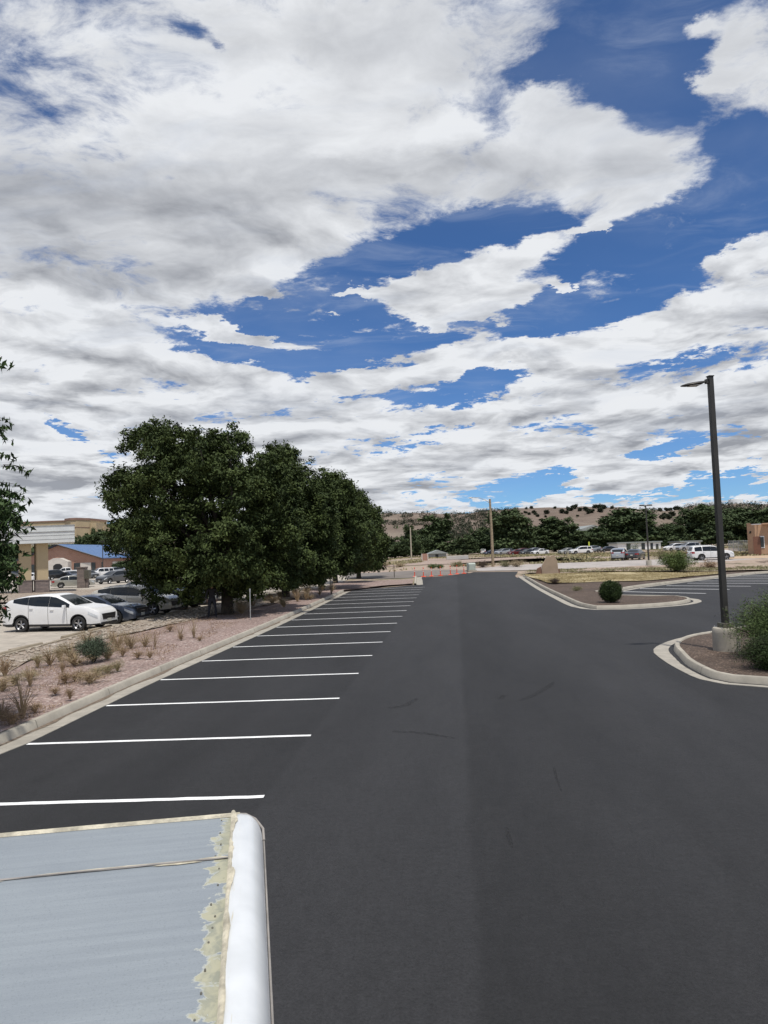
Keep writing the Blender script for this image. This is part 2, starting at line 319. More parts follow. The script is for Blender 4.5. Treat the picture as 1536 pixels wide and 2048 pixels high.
# ------------------------------------------------------------------ mesh builder
def tag(o, label=None, cat=None, group=None, kind=None):
    if label: o['label'] = label
    if cat: o['category'] = cat
    if group: o['group'] = group
    if kind: o['kind'] = kind
    return o
def empty(name, loc=(0, 0, 0), rz=0.0, label=None, cat=None, group=None):
    o = bpy.data.objects.new(name, None); COL.objects.link(o); o.location = loc; o.rotation_euler[2] = rz; o.empty_display_size = .3
    return tag(o, label, cat, group)
class MB:
    def __init__(s): s.v = []; s.f = []; s.m = []
    def add(s, vs, fs, m=0):
        b = len(s.v); s.v += [tuple(v) for v in vs]; s.f += [tuple(i+b for i in f) for f in fs]; s.m += [m]*len(fs); return s
    def box(s, c, d, rz=0, m=0, taper=1.0, rx=0.0):
        x, y, z = d[0]/2, d[1]/2, d[2]/2; vs = []
        T = Matrix.Rotation(rz, 3, 'Z') @ Matrix.Rotation(rx, 3, 'X')
        for k in (-1, 1):
            t = taper if k > 0 else 1
            for a, b in ((-1, -1), (1, -1), (1, 1), (-1, 1)): vs.append(Vector(c) + T @ Vector((a*x*t, b*y*t, k*z)))
        return s.add(vs, [(3, 2, 1, 0), (4, 5, 6, 7), (0, 1, 5, 4), (1, 2, 6, 5), (2, 3, 7, 6), (3, 0, 4, 7)], m)
    def tube(s, pts, rad, n=8, m=0, caps=True):
        pts = [Vector(p) for p in pts]; rad = rad if hasattr(rad, '__len__') else [rad]*len(pts); vs = []
        up = None
        for i, p in enumerate(pts):
            t = (pts[min(i+1, len(pts)-1)] - pts[max(i-1, 0)]).normalized()
            a = t.orthogonal().normalized() if up is None else (up - t*up.dot(t)).normalized()
            up = a; b = t.cross(a)
            for k in range(n):
                an = 2*math.pi*k/n; vs.append(p + (a*math.cos(an) + b*math.sin(an))*rad[i])
        fs = [(i*n+k, i*n+(k+1) % n, (i+1)*n+(k+1) % n, (i+1)*n+k) for i in range(len(pts)-1) for k in range(n)]
        if caps: fs += [tuple(range(n-1, -1, -1)), tuple((len(pts)-1)*n+k for k in range(n))]
        return s.add(vs, fs, m)
    def lathe(s, prof, c=(0, 0, 0), n=24, axis='Z', m=0, caps=True):
        vs = []
        for r, h in prof:
            for k in range(n):
                a = 2*math.pi*k/n; p = (r*math.cos(a), r*math.sin(a), h)
                if axis == 'Y': p = (p[0], p[2], p[1])
                if axis == 'X': p = (p[2], p[0], p[1])
                vs.append((c[0]+p[0], c[1]+p[1], c[2]+p[2]))
        fs = [(i*n+k, i*n+(k+1) % n, (i+1)*n+(k+1) % n, (i+1)*n+k) for i in range(len(prof)-1) for k in range(n)]
        if caps and prof[0][0] > 0: fs.append(tuple(range(n-1, -1, -1)))
        if caps and prof[-1][0] > 0: fs.append(tuple((len(prof)-1)*n+k for k in range(n)))
        return s.add(vs, fs, m)
    def prism(s, poly, z0, z1, m=0, axis='Z'):
        n = len(poly)
        f = (lambda a, b, h: (a, b, h)) if axis == 'Z' else ((lambda a, b, h: (a, h, b)) if axis == 'Y' else (lambda a, b, h: (h, a, b)))
        vs = [f(a, b, z0) for a, b in poly] + [f(a, b, z1) for a, b in poly]
        return s.add(vs, [tuple(range(n-1, -1, -1)), tuple(range(n, 2*n))] + [(i, (i+1) % n, n+(i+1) % n, n+i) for i in range(n)], m)
    def build(s, name, mats, parent=None, smooth=False, bevel=0, recalc=True, **kw):
        me = bpy.data.meshes.new(name); me.from_pydata(s.v, [], s.f)
        mats = mats if isinstance(mats, (list, tuple)) else [mats]
        for m in mats: me.materials.append(m)
        if len(mats) > 1: me.polygons.foreach_set('material_index', s.m)
        if recalc:
            bm = bmesh.new(); bm.from_mesh(me); bmesh.ops.recalc_face_normals(bm, faces=bm.faces); bm.to_mesh(me); bm.free()
        if smooth:
            me.polygons.foreach_set('use_smooth', [True]*len(me.polygons))
            try: me.set_sharp_from_angle(angle=R(40))
            except Exception: pass
        me.update(); o = bpy.data.objects.new(name, me); COL.objects.link(o)
        if parent: o.parent = parent
        if bevel:
            b = o.modifiers.new('b', 'BEVEL'); b.width = bevel; b.segments = 2; b.limit_method = 'ANGLE'
        return tag(o, **kw)
def copy_tree(o, parent=None):
    c = o.copy(); COL.objects.link(c); c.parent = parent
    for ch in [k for k in bpy.data.objects if k.parent == o]: copy_tree(ch, c)
    return c

# ------------------------------------------------------------------ ground, paving, kerbs
def grid_sheet(name, xs, ys, hf, m, **kw):
    nx, ny = len(xs), len(ys); vs = [(x, y, hf(x, y)) for y in ys for x in xs]
    fs = [(j*nx+i, j*nx+i+1, (j+1)*nx+i+1, (j+1)*nx+i) for j in range(ny-1) for i in range(nx-1)]
    b = MB(); b.add(vs, fs); return b.build(name, m, recalc=False, smooth=True, **kw)
xs = sorted(set([-1600, -900, -500, -300, -200, -150] + list(range(-120, 141, 4)) + [170, 220, 300, 450, 800, 1600]))
ys = sorted(set([-400, -100, -40] + list(range(-20, 140, 4)) + [150, 170, 200, 250, 300, 400, 600, 1000, 1600]))
grid_sheet('ground', xs, ys, lambda x, y: gz(x, y)-.03, MT['ground'], kind='structure')

def poly_sheet(name, pts, m, lift=0.0, step=None, kind='structure', **kw):
    """a sheet draped on the ground, cut to a polygon"""
    bm = bmesh.new(); vs = [bm.verts.new((p[0], p[1], 0)) for p in pts]; bm.faces.new(vs)
    bmesh.ops.triangulate(bm, faces=bm.faces)
    if step:
        x0, x1 = min(p[0] for p in pts), max(p[0] for p in pts); y0, y1 = min(p[1] for p in pts), max(p[1] for p in pts)
        for ax, a, b in ((0, x0, x1), (1, y0, y1)):
            k = a + step
            while k < b:
                co = Vector((k, 0, 0)) if ax == 0 else Vector((0, k, 0)); no = Vector((1, 0, 0)) if ax == 0 else Vector((0, 1, 0))
                bmesh.ops.bisect_plane(bm, geom=bm.verts[:]+bm.edges[:]+bm.faces[:], plane_co=co, plane_no=no); k += step
    for v in bm.verts: v.co.z = gz(v.co.x, v.co.y) + (lift(v.co.x, v.co.y) if callable(lift) else lift)
    for f in bm.faces:
        f.normal_update()
        if f.normal.z < 0: f.normal_flip()
    me = bpy.data.meshes.new(name); bm.to_mesh(me); bm.free(); me.materials.append(m)
    o = bpy.data.objects.new(name, me); COL.objects.link(o); return tag(o, kind=kind, **kw)
def P2(*px, z=None): return [tuple(at(a, b, z)[:2]) for a, b in px]
def resample(pts, step, closed=False):
    """Catmull-Rom through the points"""
    pts = [Vector((p[0], p[1])) for p in pts]; n = len(pts); out = []
    for i in range(n if closed else n-1):
        if closed: a, b, c, d = pts[(i-1) % n], pts[i], pts[(i+1) % n], pts[(i+2) % n]
        else: a, b, c, d = pts[max(i-1, 0)], pts[i], pts[i+1], pts[min(i+2, n-1)]
        k = max(1, int((c-b).length/step))
        for j in range(k):
            t = j/k; out.append(.5*((2*b) + (c-a)*t + (2*a-5*b+4*c-d)*t*t + (3*b-a-3*c+d)*t**3))
    if not closed: out.append(pts[-1])
    return out
def offset(pts, d, closed=False):
    out = []; n = len(pts)
    for i, p in enumerate(pts):
        a = pts[(i-1) % n] if closed or i > 0 else pts[i]; b = pts[(i+1) % n] if closed or i < n-1 else pts[i]
        t = (b-a).normalized(); out.append(p + Vector((-t.y, t.x))*(d[i] if hasattr(d, '__len__') else d))
    return out
def kerb(name, path, side, label, gutter=.46, top=.155, h=.15, closed=False, gl=None, dirt=False, group='concrete kerbs round the planted ground'):
    """gutter pan and upstand along a path that is the asphalt edge; side +1: the kerb lies to the left of the path"""
    n = len(path); g = gl or [gutter]*n
    root = empty(name, (0, 0, 0), 0, label, 'kerb', group)
    o1 = offset(path, [side*a for a in g], closed); o2 = offset(path, [side*(a+.035) for a in g], closed)
    o3 = offset(path, [side*(a+top) for a in g], closed); o4 = offset(path, [side*(a+top+.02) for a in g], closed)
    def strip(rows, nm, m):
        b = MB(); vs = []; fs = []
        for r, zf in rows:
            for p in r: vs.append((p.x, p.y, gz(p.x, p.y)+zf))
        for k in range(len(rows)-1):
            for i in range(n if closed else n-1):
                j = (i+1) % n; fs.append((k*n+i, k*n+j, (k+1)*n+j, (k+1)*n+i))
        b.add(vs, fs); return b.build(nm, m, root, smooth=True)
    strip([(path, -.02), (path, .012), (o1, -.004)], 'gutter', MT['gutter'])
    strip([(o1, -.004), (o2, h-.025), (offset(path, [side*(a+.055) for a in g], closed), h), (o3, h), (o4, h-.03), (o4, -.02)], 'kerbstone', MT['kerb'])
    if dirt:
        rr_ = random.Random(n); b = MB(); vs = []
        q = resample([(p.x, p.y) for p in offset(path, [side*(a+.004) for a in g], closed)], .18); q2 = resample([(p.x, p.y) for p in path], .18); m_ = len(q)
        for i, p in enumerate(q):
            a_ = q[max(0, i-1)]; b_ = q[min(m_-1, i+1)]; t_ = (b_-a_).normalized(); nn_ = Vector((-t_.y, t_.x))*(-side)
            w = .05 + .16*max(0, mnoise.noise(Vector((p.x*.9, p.y*.9, 3)))+.25) + .03*mnoise.noise(Vector((p.x*6, p.y*6, 1)))
            e = p + nn_*w; vs += [(p.x, p.y, gz(p.x, p.y)+.006), (e.x, e.y, gz(p.x, p.y)+.003+w*.03)]
        b.add(vs, [(2*i, 2*i+2, 2*i+3, 2*i+1) for i in range(m_-1)]); b.build('gutter_dirt', MT['gdirt'], root)
    return root, o3

# main parking lot and drive
Lp = [(-7.2, -6), (-6.95, 2), (-6.7, 8)] + P2((0, 1509.5), (56, 1487), (198, 1418), (315, 1362), (398, 1324.6), (461, 1296), (580, 1241.5), (700, 1183))
lot_poly = [(-7.3, -8)] + Lp[1:] + P2((712, 1178.5), (770, 1175), (846, 1168.5), (843, 1154), (870, 1153.5), (905, 1151.5), (937, 1146.5), (948, 1144), (1036, 1143)) + \
    P2((1030, 1152), (1034, 1155)) + [(14.5, 60), (22, 57)] + P2((1536, 1146)) + [(44, 66), (60, 70), (60, -8)]
# stays below islands: the islands lie on top of it
poly_sheet('parking_lot', lot_poly, MT['asphalt'], 0.0, 6)
left_path = resample(Lp, 1.2)
kerb_left, kl_in = kerb('kerb', left_path, +1, 'long pale concrete kerb and gutter beside the pink gravel strip left of the stalls', dirt=True)
# stripes: nineteen stalls on the left
SR = [(525,1592),(618,1472),(675,1397),(713,1346),(741,1310),(763,1282),(778,1263),(791,1246)]
SLf = [(0,1605),(37,1491),(203,1414),(318,1361),(405,1323),(460,1296),(515,1272),(550,1256)]
def stripe(a, b, w=.10, name='parking_stripe', z=.004):
    a, b = Vector((a[0], a[1])), Vector((b[0], b[1])); t = (b-a).normalized(); nrm = Vector((-t.y, t.x))
    n = 24; vs = []; rr = random.Random(int(a.x*100+a.y*10))
    for i in range(n+1):
        p = a.lerp(b, i/n); wob = rr.uniform(-.006, .006)
        for s_ in (-1, 1):
            q = p + nrm*(s_*(w/2+rr.uniform(-.004, .004))+wob); vs.append((q.x, q.y, gz(q.x, q.y)+z))
    m = MB(); m.add(vs, [(2*i, 2*i+2, 2*i+3, 2*i+1) for i in range(n)])
    return m.build(name, MT['paint'])
D = Vector((.0985, .9951)); 
ends = []
p0 = Vector((-1.70, 9.42))
for k in range(17):
    q = p0 + D*3.02*k; ends.append(q)
pos_words = ['nearest', 'second', 'third', 'fourth', 'fifth', 'sixth', 'seventh', 'eighth', 'ninth', 'tenth', 'eleventh', 'twelfth', 'thirteenth', 'fourteenth', 'fifteenth', 'sixteenth', 'farthest']
def edge_x(y):
    for a, b in zip(left_path, left_path[1:]):
        if a.y <= y <= b.y: return a.x + (b.x-a.x)*(y-a.y)/max(1e-6, b.y-a.y)
    return left_path[-1].x
for k, q in enumerate(ends):
    x0 = edge_x(q.y+.1)
    o = stripe((x0+.02, q.y+.12 - (.0)), (q.x, q.y), .105)
    tag(o, f'white parking line, {pos_words[k]} from the camera in the row along the left kerb', 'parking line', 'stall lines along the left kerb')
# stripes on the right lot
RS = [((1243,1183.3),(1411.8,1187)),((1280,1177.2),(1459,1178.9)),((1333,1171.5),(1502,1172.6)),((1375,1166.4),(1556,1167)),((1398,1162),(1600,1162.2)),((1426,1157.5),(1640,1158)),((1448,1154),(1680,1154)),((1466,1150.8),(1710,1151))]
rw = ['nearest', 'second', 'third', 'fourth', 'fifth', 'sixth', 'seventh', 'farthest']
for k, (a, b) in enumerate(RS):
    A_, B_ = P2(a, b)
    o = stripe(A_, B_, .16, z=.006); tag(o, f'white parking line, {rw[k]} from the camera in the row behind the lamp post', 'parking line', 'stall lines by the dry lawn at the right')

# island A (mulch point with the round bush) and dry lawn, one kerb round the outside
Ae = P2((1035,1153), (1068,1175), (1106,1196), (1143,1213.5), (1188,1219.8), (1249,1218.9), (1319,1215), (1375,1210), (1403,1204), (1396,1198.8), (1370,1195.5), (1310,1194), (1250,1193))
Ae = [Vector(p) for p in Ae]
pa = resample(Ae, .8); gl = [.46 + .55*sm(10, 16.5, p.x)*(1 if p.y < 38 else .5) for p in pa]
kerb_a, ka_in = kerb('kerb', pa, +1, 'curved pale kerb of the mulch island around the dark round bush', gutter=.5, gl=[.50]*len(pa))
Be = [Vector(p) for p in P2((1205,1187), (1242,1183.5), (1290,1175), (1345,1168), (1400,1161), (1450,1155.2), (1536,1146.5))]+[Vector((46, 65.5))]
pb = resample(Be, 1.2)
kerb_b, kb_in = kerb('kerb', pb, +1, 'straight pale kerb along the edge of the dry lawn beside the right parking lines', gutter=.5)
back = [Vector(p) for p in P2((1430,1146), (1360,1149), (1240,1146), (1120,1148.5), (1045,1151), z=.1)]
isl = [(p.x, p.y) for p in ka_in] + [(p.x, p.y) for p in kb_in] + [(44, 68)] + [(p.x, p.y) for p in back]
poly_sheet('mulch_bed', isl, MT['mulch'], lambda x, y: .13+.05*mnoise.noise(Vector((x*.6, y*.6, 0))), 1.5)
lawn = P2((1050,1152), (1078,1160.5), (1096,1167), (1150,1166.5), (1190,1164), (1235,1163.5), (1275,1163), (1330,1159), (1400,1152), (1448,1148), (1440,1143), (1370,1146.5), (1240,1145), (1120,1148), (1050,1150), z=.15)
poly_sheet('lawn', lawn, MT['dry'], lambda x, y: .205+.05*mnoise.noise(Vector((x*.3, y*.3, 1))), 1.5)
# weedy grey bank beyond the lawn
bank = P2((1040,1150), (1180,1148.5), (1240,1146.5), (1380,1149), (1536,1145)) + [(50, 70), (62, 84)] + P2((1536,1137), (1400,1139.5), (1290,1139.5), (1190,1140.5), (1060,1145))
poly_sheet('weedy_bank', bank, MT['ground'], lambda x, y: .22+.15*mnoise.noise(Vector((x*.25, y*.25, 3))), 2)

# island C with the lamp post
Ce = [(26, 12.2), (16, 12.6), (11, 13.3)] + P2((1536,1375.7), (1449,1369), (1399.6,1359), (1363,1342.5), (1326.5,1321), (1307,1299), (1350,1279), (1423,1266)) + [(13.2, 25.2), (18, 28.0), (27, 33.0)]
pc = resample(Ce, .5)
def gC(p):
    d = (Vector((p.x, p.y)) - Vector((7.5, 20.0))).length; return .32 + .24*math.exp(-(d/1.8)**2)
kerb_c, kc_in = kerb('kerb', pc, -1, 'pale kerb with a broad gutter round the mulch island of the tall lamp post', gl=[gC(p) for p in pc])
poly_sheet('mulch_bed', [(p.x, p.y) for p in kc_in], MT['mulch'], lambda x, y: .11+.05*mnoise.noise(Vector((x*.8, y*.8, 0))), 1.2)

# left gravel strip, rock strip and the old lot
edgeL = [(-13.4, -8), (-13.2, 10)] + P2((0, 1322), (200, 1267), (330, 1237), (430, 1214), (560, 1190), (640, 1178))
gin = [(p.x, p.y) for p in kl_in]
far_end = P2((700, 1174), (780, 1172.5), (826, 1169.5), (826, 1160), (760, 1163), (680, 1166))
poly_sheet('gravel_bed', gin + far_end + edgeL[::-1], MT['pink'], lambda x, y: .12+.05*mnoise.noise(Vector((x*.5, y*.5, 0))), 1.0)
rock_in = P2((0, 1356), (60, 1322), (200, 1282), (330, 1253), (420, 1232), (480, 1222), (560, 1205), (620, 1190), z=.12)
poly_sheet('rock_strip', [(-13.4, 8)] + P2((0, 1322), (200, 1267), (330, 1237), (430, 1214), (560, 1190), (615, 1182)) + rock_in[::-1] + [(-11.5, 8)], MT['rocks'], lambda x, y: .165+.06*mnoise.noise(Vector((x*.8, y*.8, 0))), .8)
oldlot = [(-13.1, -8), (-13.1, 10)] + P2((0, 1323), (200, 1268), (330, 1238), (430, 1215), (560, 1191), (640, 1179), (700, 1158)) + [(-8, 120), (-20, 200), (-140, 210), (-140, -8)]
poly_sheet('old_parking_lot', oldlot, MT['lot'], .004, 12)
le = resample([(-13.15, -4), (-13.15, 10)] + P2((0, 1322.5), (200, 1267.5), (330, 1237.5), (430, 1214.5), (560, 1190.5)), 1.5)
b = MB(); o2 = offset(le, -.16)
n = len(le); vs = [(p.x, p.y, -.01) for p in le]+[(p.x, p.y, .20) for p in le]+[(p.x, p.y, .20) for p in o2]+[(p.x, p.y, .0) for p in o2]
b.add(vs, [(k*n+i, k*n+i+1, (k+1)*n+i+1, (k+1)*n+i) for k in range(3) for i in range(n-1)])
b.build('edging', MT['stopc'], label='weathered low concrete edging between the old lot and the pale rocks', cat='edging')
# rocky median between the two old lots
med = P2((-60, 1206), (70, 1206), (160, 1204), (320, 1197), (480, 1178), (480, 1168), (300, 1178), (230, 1174.5), (180, 1179), (110, 1180), (-60, 1188), z=.1)
poly_sheet('rock_strip', med, MT['rocks'], lambda x, y: .12+.08*mnoise.noise(Vector((x*.3, y*.3, 5))), 2)
# far ground bands
road = P2((948, 1142.5), (1036, 1141), (1180, 1137), (1285, 1133.5), (1400, 1133), (1536, 1129)) + [(75, 78), (90, 100)] + P2((1536, 1112), (1460, 1114), (1380, 1117), (1280, 1120.5), (1180, 1124.5), (1060, 1129), (1010, 1132), (950, 1137.5))
poly_sheet('concrete_road', road, MT['road'], .03, 5)
poly_sheet('dirt_track', P2((700, 1133), (790, 1133), (900, 1128.5), (960, 1124), (1040, 1118), (1120, 1116), (1230, 1119), (1230, 1115), (1100, 1111), (1000, 1116), (900, 1121), (780, 1125), (700, 1127)), MT['dirt'], .035, 8)
poly_sheet('dirt_track', P2((690, 1157), (760, 1158), (826, 1156), (842, 1153), (905, 1151), (937, 1146), (930, 1140), (880, 1139.5), (800, 1143), (690, 1146)), MT['darkdirt'], .02, 4)
# stub of kerb where the new paving ends
pz = [Vector(p) for p in P2((846,1169.5), (844,1154))]
kerb('kerb', resample(pz, 1.0), +1, 'short pale kerb end at the far left corner of the new paving near the orange posts', gutter=.55, top=.2)

# ------------------------------------------------------------------ the trailer roof in the foreground
def sheet_mat():
    m, nt, b, P = newmat('weathered_roof_sheet'); x, y, z = sep(nt, P)   # x: leftwards from the rail, y: backwards from the front edge
    ln = noise(nt, comb(nt, x*1.2, y*42.0), 1.0, 5, .6); ln2 = noise(nt, comb(nt, x*3.0, y*130.0), 1.0, 4, .7); big = noise(nt, P, 3.0, 5, .6); fine = noise(nt, P, 260, 4, .7)
    c = mixc(nt, ln.ss(.3, .7), (.225, .252, .275), (.262, .292, .315)); c = mixc(nt, big.ss(.35, .7)*.35, c, (.19, .215, .245))
    c = mixc(nt, (ln2.ss(.60, .72)*.22), c, (.42, .45, .46)); c = mixc(nt, fine.ss(.52, .70)*.5, c, (.14, .16, .18)); c = mixc(nt, fine.ss(.38, .28)*.25, c, (.40, .43, .45))
    q = noise(nt, comb(nt, x*9.0, y*13.0), 1.0, 5, .62, dist=1.2); cell = vor(nt, comb(nt, x*12, y*14), 1.0)
    edge = x.ss(.085, .004)
    q2 = noise(nt, comb(nt, x*26.0, y*22.0), 1.0, 4, .6, dist=.8)
    mk = (edge*.46 + (q-.5)*1.0 + (q2-.5)*.75*edge.ss(0, .3) - cell*.10)
    smear = mk.ss(.27, .30)*(edge.gt(.02)); rim = (mk.ss(.23, .27))*(mk.ss(.33, .29))
    c = mixc(nt, smear*.9, c, mixc(nt, q2.ss(.4, .62), (.27, .275, .21), (.40, .385, .27))); c = mixc(nt, rim*.6, c, (.48, .49, .43))
    pock = (noise(nt, P, 42, 3, .6).ss(.66, .72))*smear; c = mixc(nt, pock*.6, c, (.17, .16, .13))
    nt.links.new(c.s, b.inputs['Base Color']); b.inputs['Roughness'].default_value = .62; b.inputs['Specular IOR Level'].default_value = .35
    addbump(nt, b, ln*.6+fine*.25+smear*.9, .35, .004); return m
def rail_mat():
    m, nt, b, P = newmat('white_roof_rail'); x, y, z = sep(nt, P)
    n = noise(nt, P, 6, 4, .6); st = noise(nt, comb(nt, x*60, y*7), 1.0, 5, .6, dist=.6)
    c = mixc(nt, n.ss(.3, .7), (.56, .58, .59), (.66, .68, .69))
    c = mixc(nt, (st.ss(.60, .66))*(x.ss(-.030, -.008)), c, (.50, .44, .28))
    nt.links.new(c.s, b.inputs['Base Color']); b.inputs['Roughness'].default_value = .38; b.inputs['Coat Weight'].default_value = .25; return m
ZR = 2.46; ang = math.atan2(.15, .785)
tr = empty('cargo_trailer', (-.437, 1.945, ZR), math.pi + ang, 'white enclosed trailer whose weathered blue-grey metal roof fills the bottom left corner', 'trailer')
# local x: to the left over the roof, local y: backwards towards the viewer
TL, TW = 4.3, 2.1
b = MB(); nx, ny = 30, 60
vs = [(TW*i/nx, TL*j/ny, .012*math.sin(math.pi*i/nx) + .0012*math.sin(j*1.7)) for j in range(ny+1) for i in range(nx+1)]
b.add(vs, [(j*(nx+1)+i, j*(nx+1)+i+1, (j+1)*(nx+1)+i+1, (j+1)*(nx+1)+i) for j in range(ny) for i in range(nx)])
b.build('roof_sheet', sheet_mat(), tr, smooth=True)
# overlap seam across the sheet
for sy in (.272, 1.50, 2.72, 3.94):
    b = MB(); n = 60; rr = random.Random(int(sy*100)); vs = []
    for i in range(n+1):
        x = .004 + (TW-.02)*i/n; z = .012*math.sin(math.pi*x/TW)
        for dy, dz in ((-.004, .0015), (-.002, .0042), (.002, .0042), (.0024, .0022)): vs.append((x, sy+dy+rr.uniform(-.0008, .0008), z+dz))
    b.add(vs, [(i*4+k, i*4+k+1, (i+1)*4+k+1, (i+1)*4+k) for i in range(n) for k in range(3)])
    s_ = b.build('seam', MT['rubber'], tr)
    for x0, x1, dy, w in ((.06, .17, .006, .006), (.10, .42, -.008, .003), (.48, .62, .008, .006), (.0, .07, -.008, .006), (.7, .78, .004, .004)):
        m_ = 10; vs = []; b = MB()
        for i in range(m_+1):
            x = x0+(x1-x0)*i/m_; e = math.sin(math.pi*i/m_)**.6; z = .012*math.sin(math.pi*x/TW)+.0024
            vs += [(x, sy+dy-w*e*rr.uniform(.5, 1), z), (x, sy+dy+w*e*rr.uniform(.5, 1), z)]
        b.add(vs, [(2*i, 2*i+2, 2*i+3, 2*i+1) for i in range(m_)])
        b.build('sealant', MT['cream'], s_)
# rounded rail down the right-hand side, rounded off at the front corner
b = MB(); prof = []; RW = .078
for k in range(15):
    a = math.pi*.5*k/14; prof.append((-RW*.42 - RW*.58*math.sin(a), .010 - RW*.9*(1-math.cos(a))))
prof = [(0, -.004), (.0, .007), (-.012, .011), (-RW*.3, .012)] + prof + [(-RW, -.16)]
st = [(-.018+.06*(1-math.cos(t)), math.sin(t)) for t in [math.pi*.5*i/8 for i in range(9)]] + [(y, 1) for y in np.linspace(.06, TL, 60)]
vs = []
for (y, q) in st:
    for (x, z) in prof: vs.append((x*(.45+.55*q) if x < -.012 else x, y, z - .03*(1-q)))
n = len(prof); b.add(vs, [(i*n+k, i*n+k+1, (i+1)*n+k+1, (i+1)*n+k) for i in range(len(st)-1) for k in range(n-1)] + [tuple(range(n))])
rail = b.build('roof_rail', rail_mat(), tr, smooth=True)
b = MB(); b.tube([(-RW-.003, .05, -.052), (-RW-.001, TL, -.052)], .0022, 8); b.tube([(-.01, -.022, -.004), (-.035, -.020, -.006), (-.06, -.006, -.016), (-RW-.002, .022, -.034), (-RW-.003, .06, -.05)], .0035, 8)
b.build('edge_trim', MT['rubber'], rail)
# cream sealant bead between sheet and rail, ragged on both sides
b = MB(); vs = []; rr = random.Random(4); n = 260
for i in range(n+1):
    y = -.01 + (TL)*i/n; a = .5+.5*mnoise.noise(Vector((y*9, 0, 0))); c_ = .5+.5*mnoise.noise(Vector((y*17, 5, 0)))
    w0 = -.003 - .017*a**2.2*(1.6-.6*c_) - .004*mnoise.noise(Vector((y*60, 2, 0))); w1 = .001 + .003*c_
    for t in np.linspace(0, 1, 5):
        x = w0+(w1-w0)*t; vs.append((x, y, (.0135 if x < -.008 else .0095) + .003*math.sin(math.pi*t)))
b.add(vs, [(i*5+k, i*5+k+1, (i+1)*5+k+1, (i+1)*5+k) for i in range(n) for k in range(4)])
b.build('sealant', MT['cream'], tr, smooth=True)
# front edge: thin cream trim with a dark line behind it
b = MB(); vs = []; n = 60
for i in range(n+1):
    x = -.02 + TW*i/n; z = .012*math.sin(math.pi*max(0, x)/TW)
    for y, dz in ((.010, .001), (.006, .006), (-.004, .007), (-.012, .001)): vs.append((x, y+.0012*mnoise.noise(Vector((x*40, 1, 1))), z+dz))
b.add(vs, [(i*4+k, i*4+k+1, (i+1)*4+k+1, (i+1)*4+k) for i in range(n) for k in range(3)]); b.build('front_trim', MT['cream'], tr, smooth=True)
b = MB(); b.tube([(-.01, -.018, -.004), (TW, -.018, -.004)], .006, 8); b.build('edge_trim', MT['rubber'], tr)
rr = random.Random(11); sc_me = None
y = .03
while y < 1.6:
    for x in (.028,):
        if sc_me is None:
            b = MB(); b.lathe([(0, .0022), (.0012, .002), (.0019, .001), (.002, -.002)], n=10); sc_me = b.build('screw', MT['screw'], tr, smooth=True); o = sc_me
        else: o = sc_me.copy(); COL.objects.link(o); o.parent = tr
        o.location = (x+rr.uniform(-.008, .008), y+rr.uniform(-.008, .008), .0022)
    y += rr.uniform(.045, .09)
b = MB(); h = ZR-.62
b.prism([(-RW+.008, .03), (TW+.06, .03), (TW+.06, TL), (-RW+.008, TL)], -h, -.10); b.build('body', MT['white'], tr)
for yy in (1.7, 2.6):
    for xx in (-.02, TW-.02):
        b = MB(); b.lathe([(.2, -.1), (.33, -.1), (.35, -.05), (.35, .05), (.33, .1), (.2, .1)], n=28, axis='X', caps=False); w = b.build('wheel', MT['black'], tr, smooth=True)
        w.location = (xx, yy, -ZR+.35)
        b = MB(); b.lathe([(0, -.06), (.18, -.04), (.21, -.10), (.21, .10), (.18, .04), (0, .06)], n=20, axis='X'); b.build('rim', MT['white'], w, smooth=True)

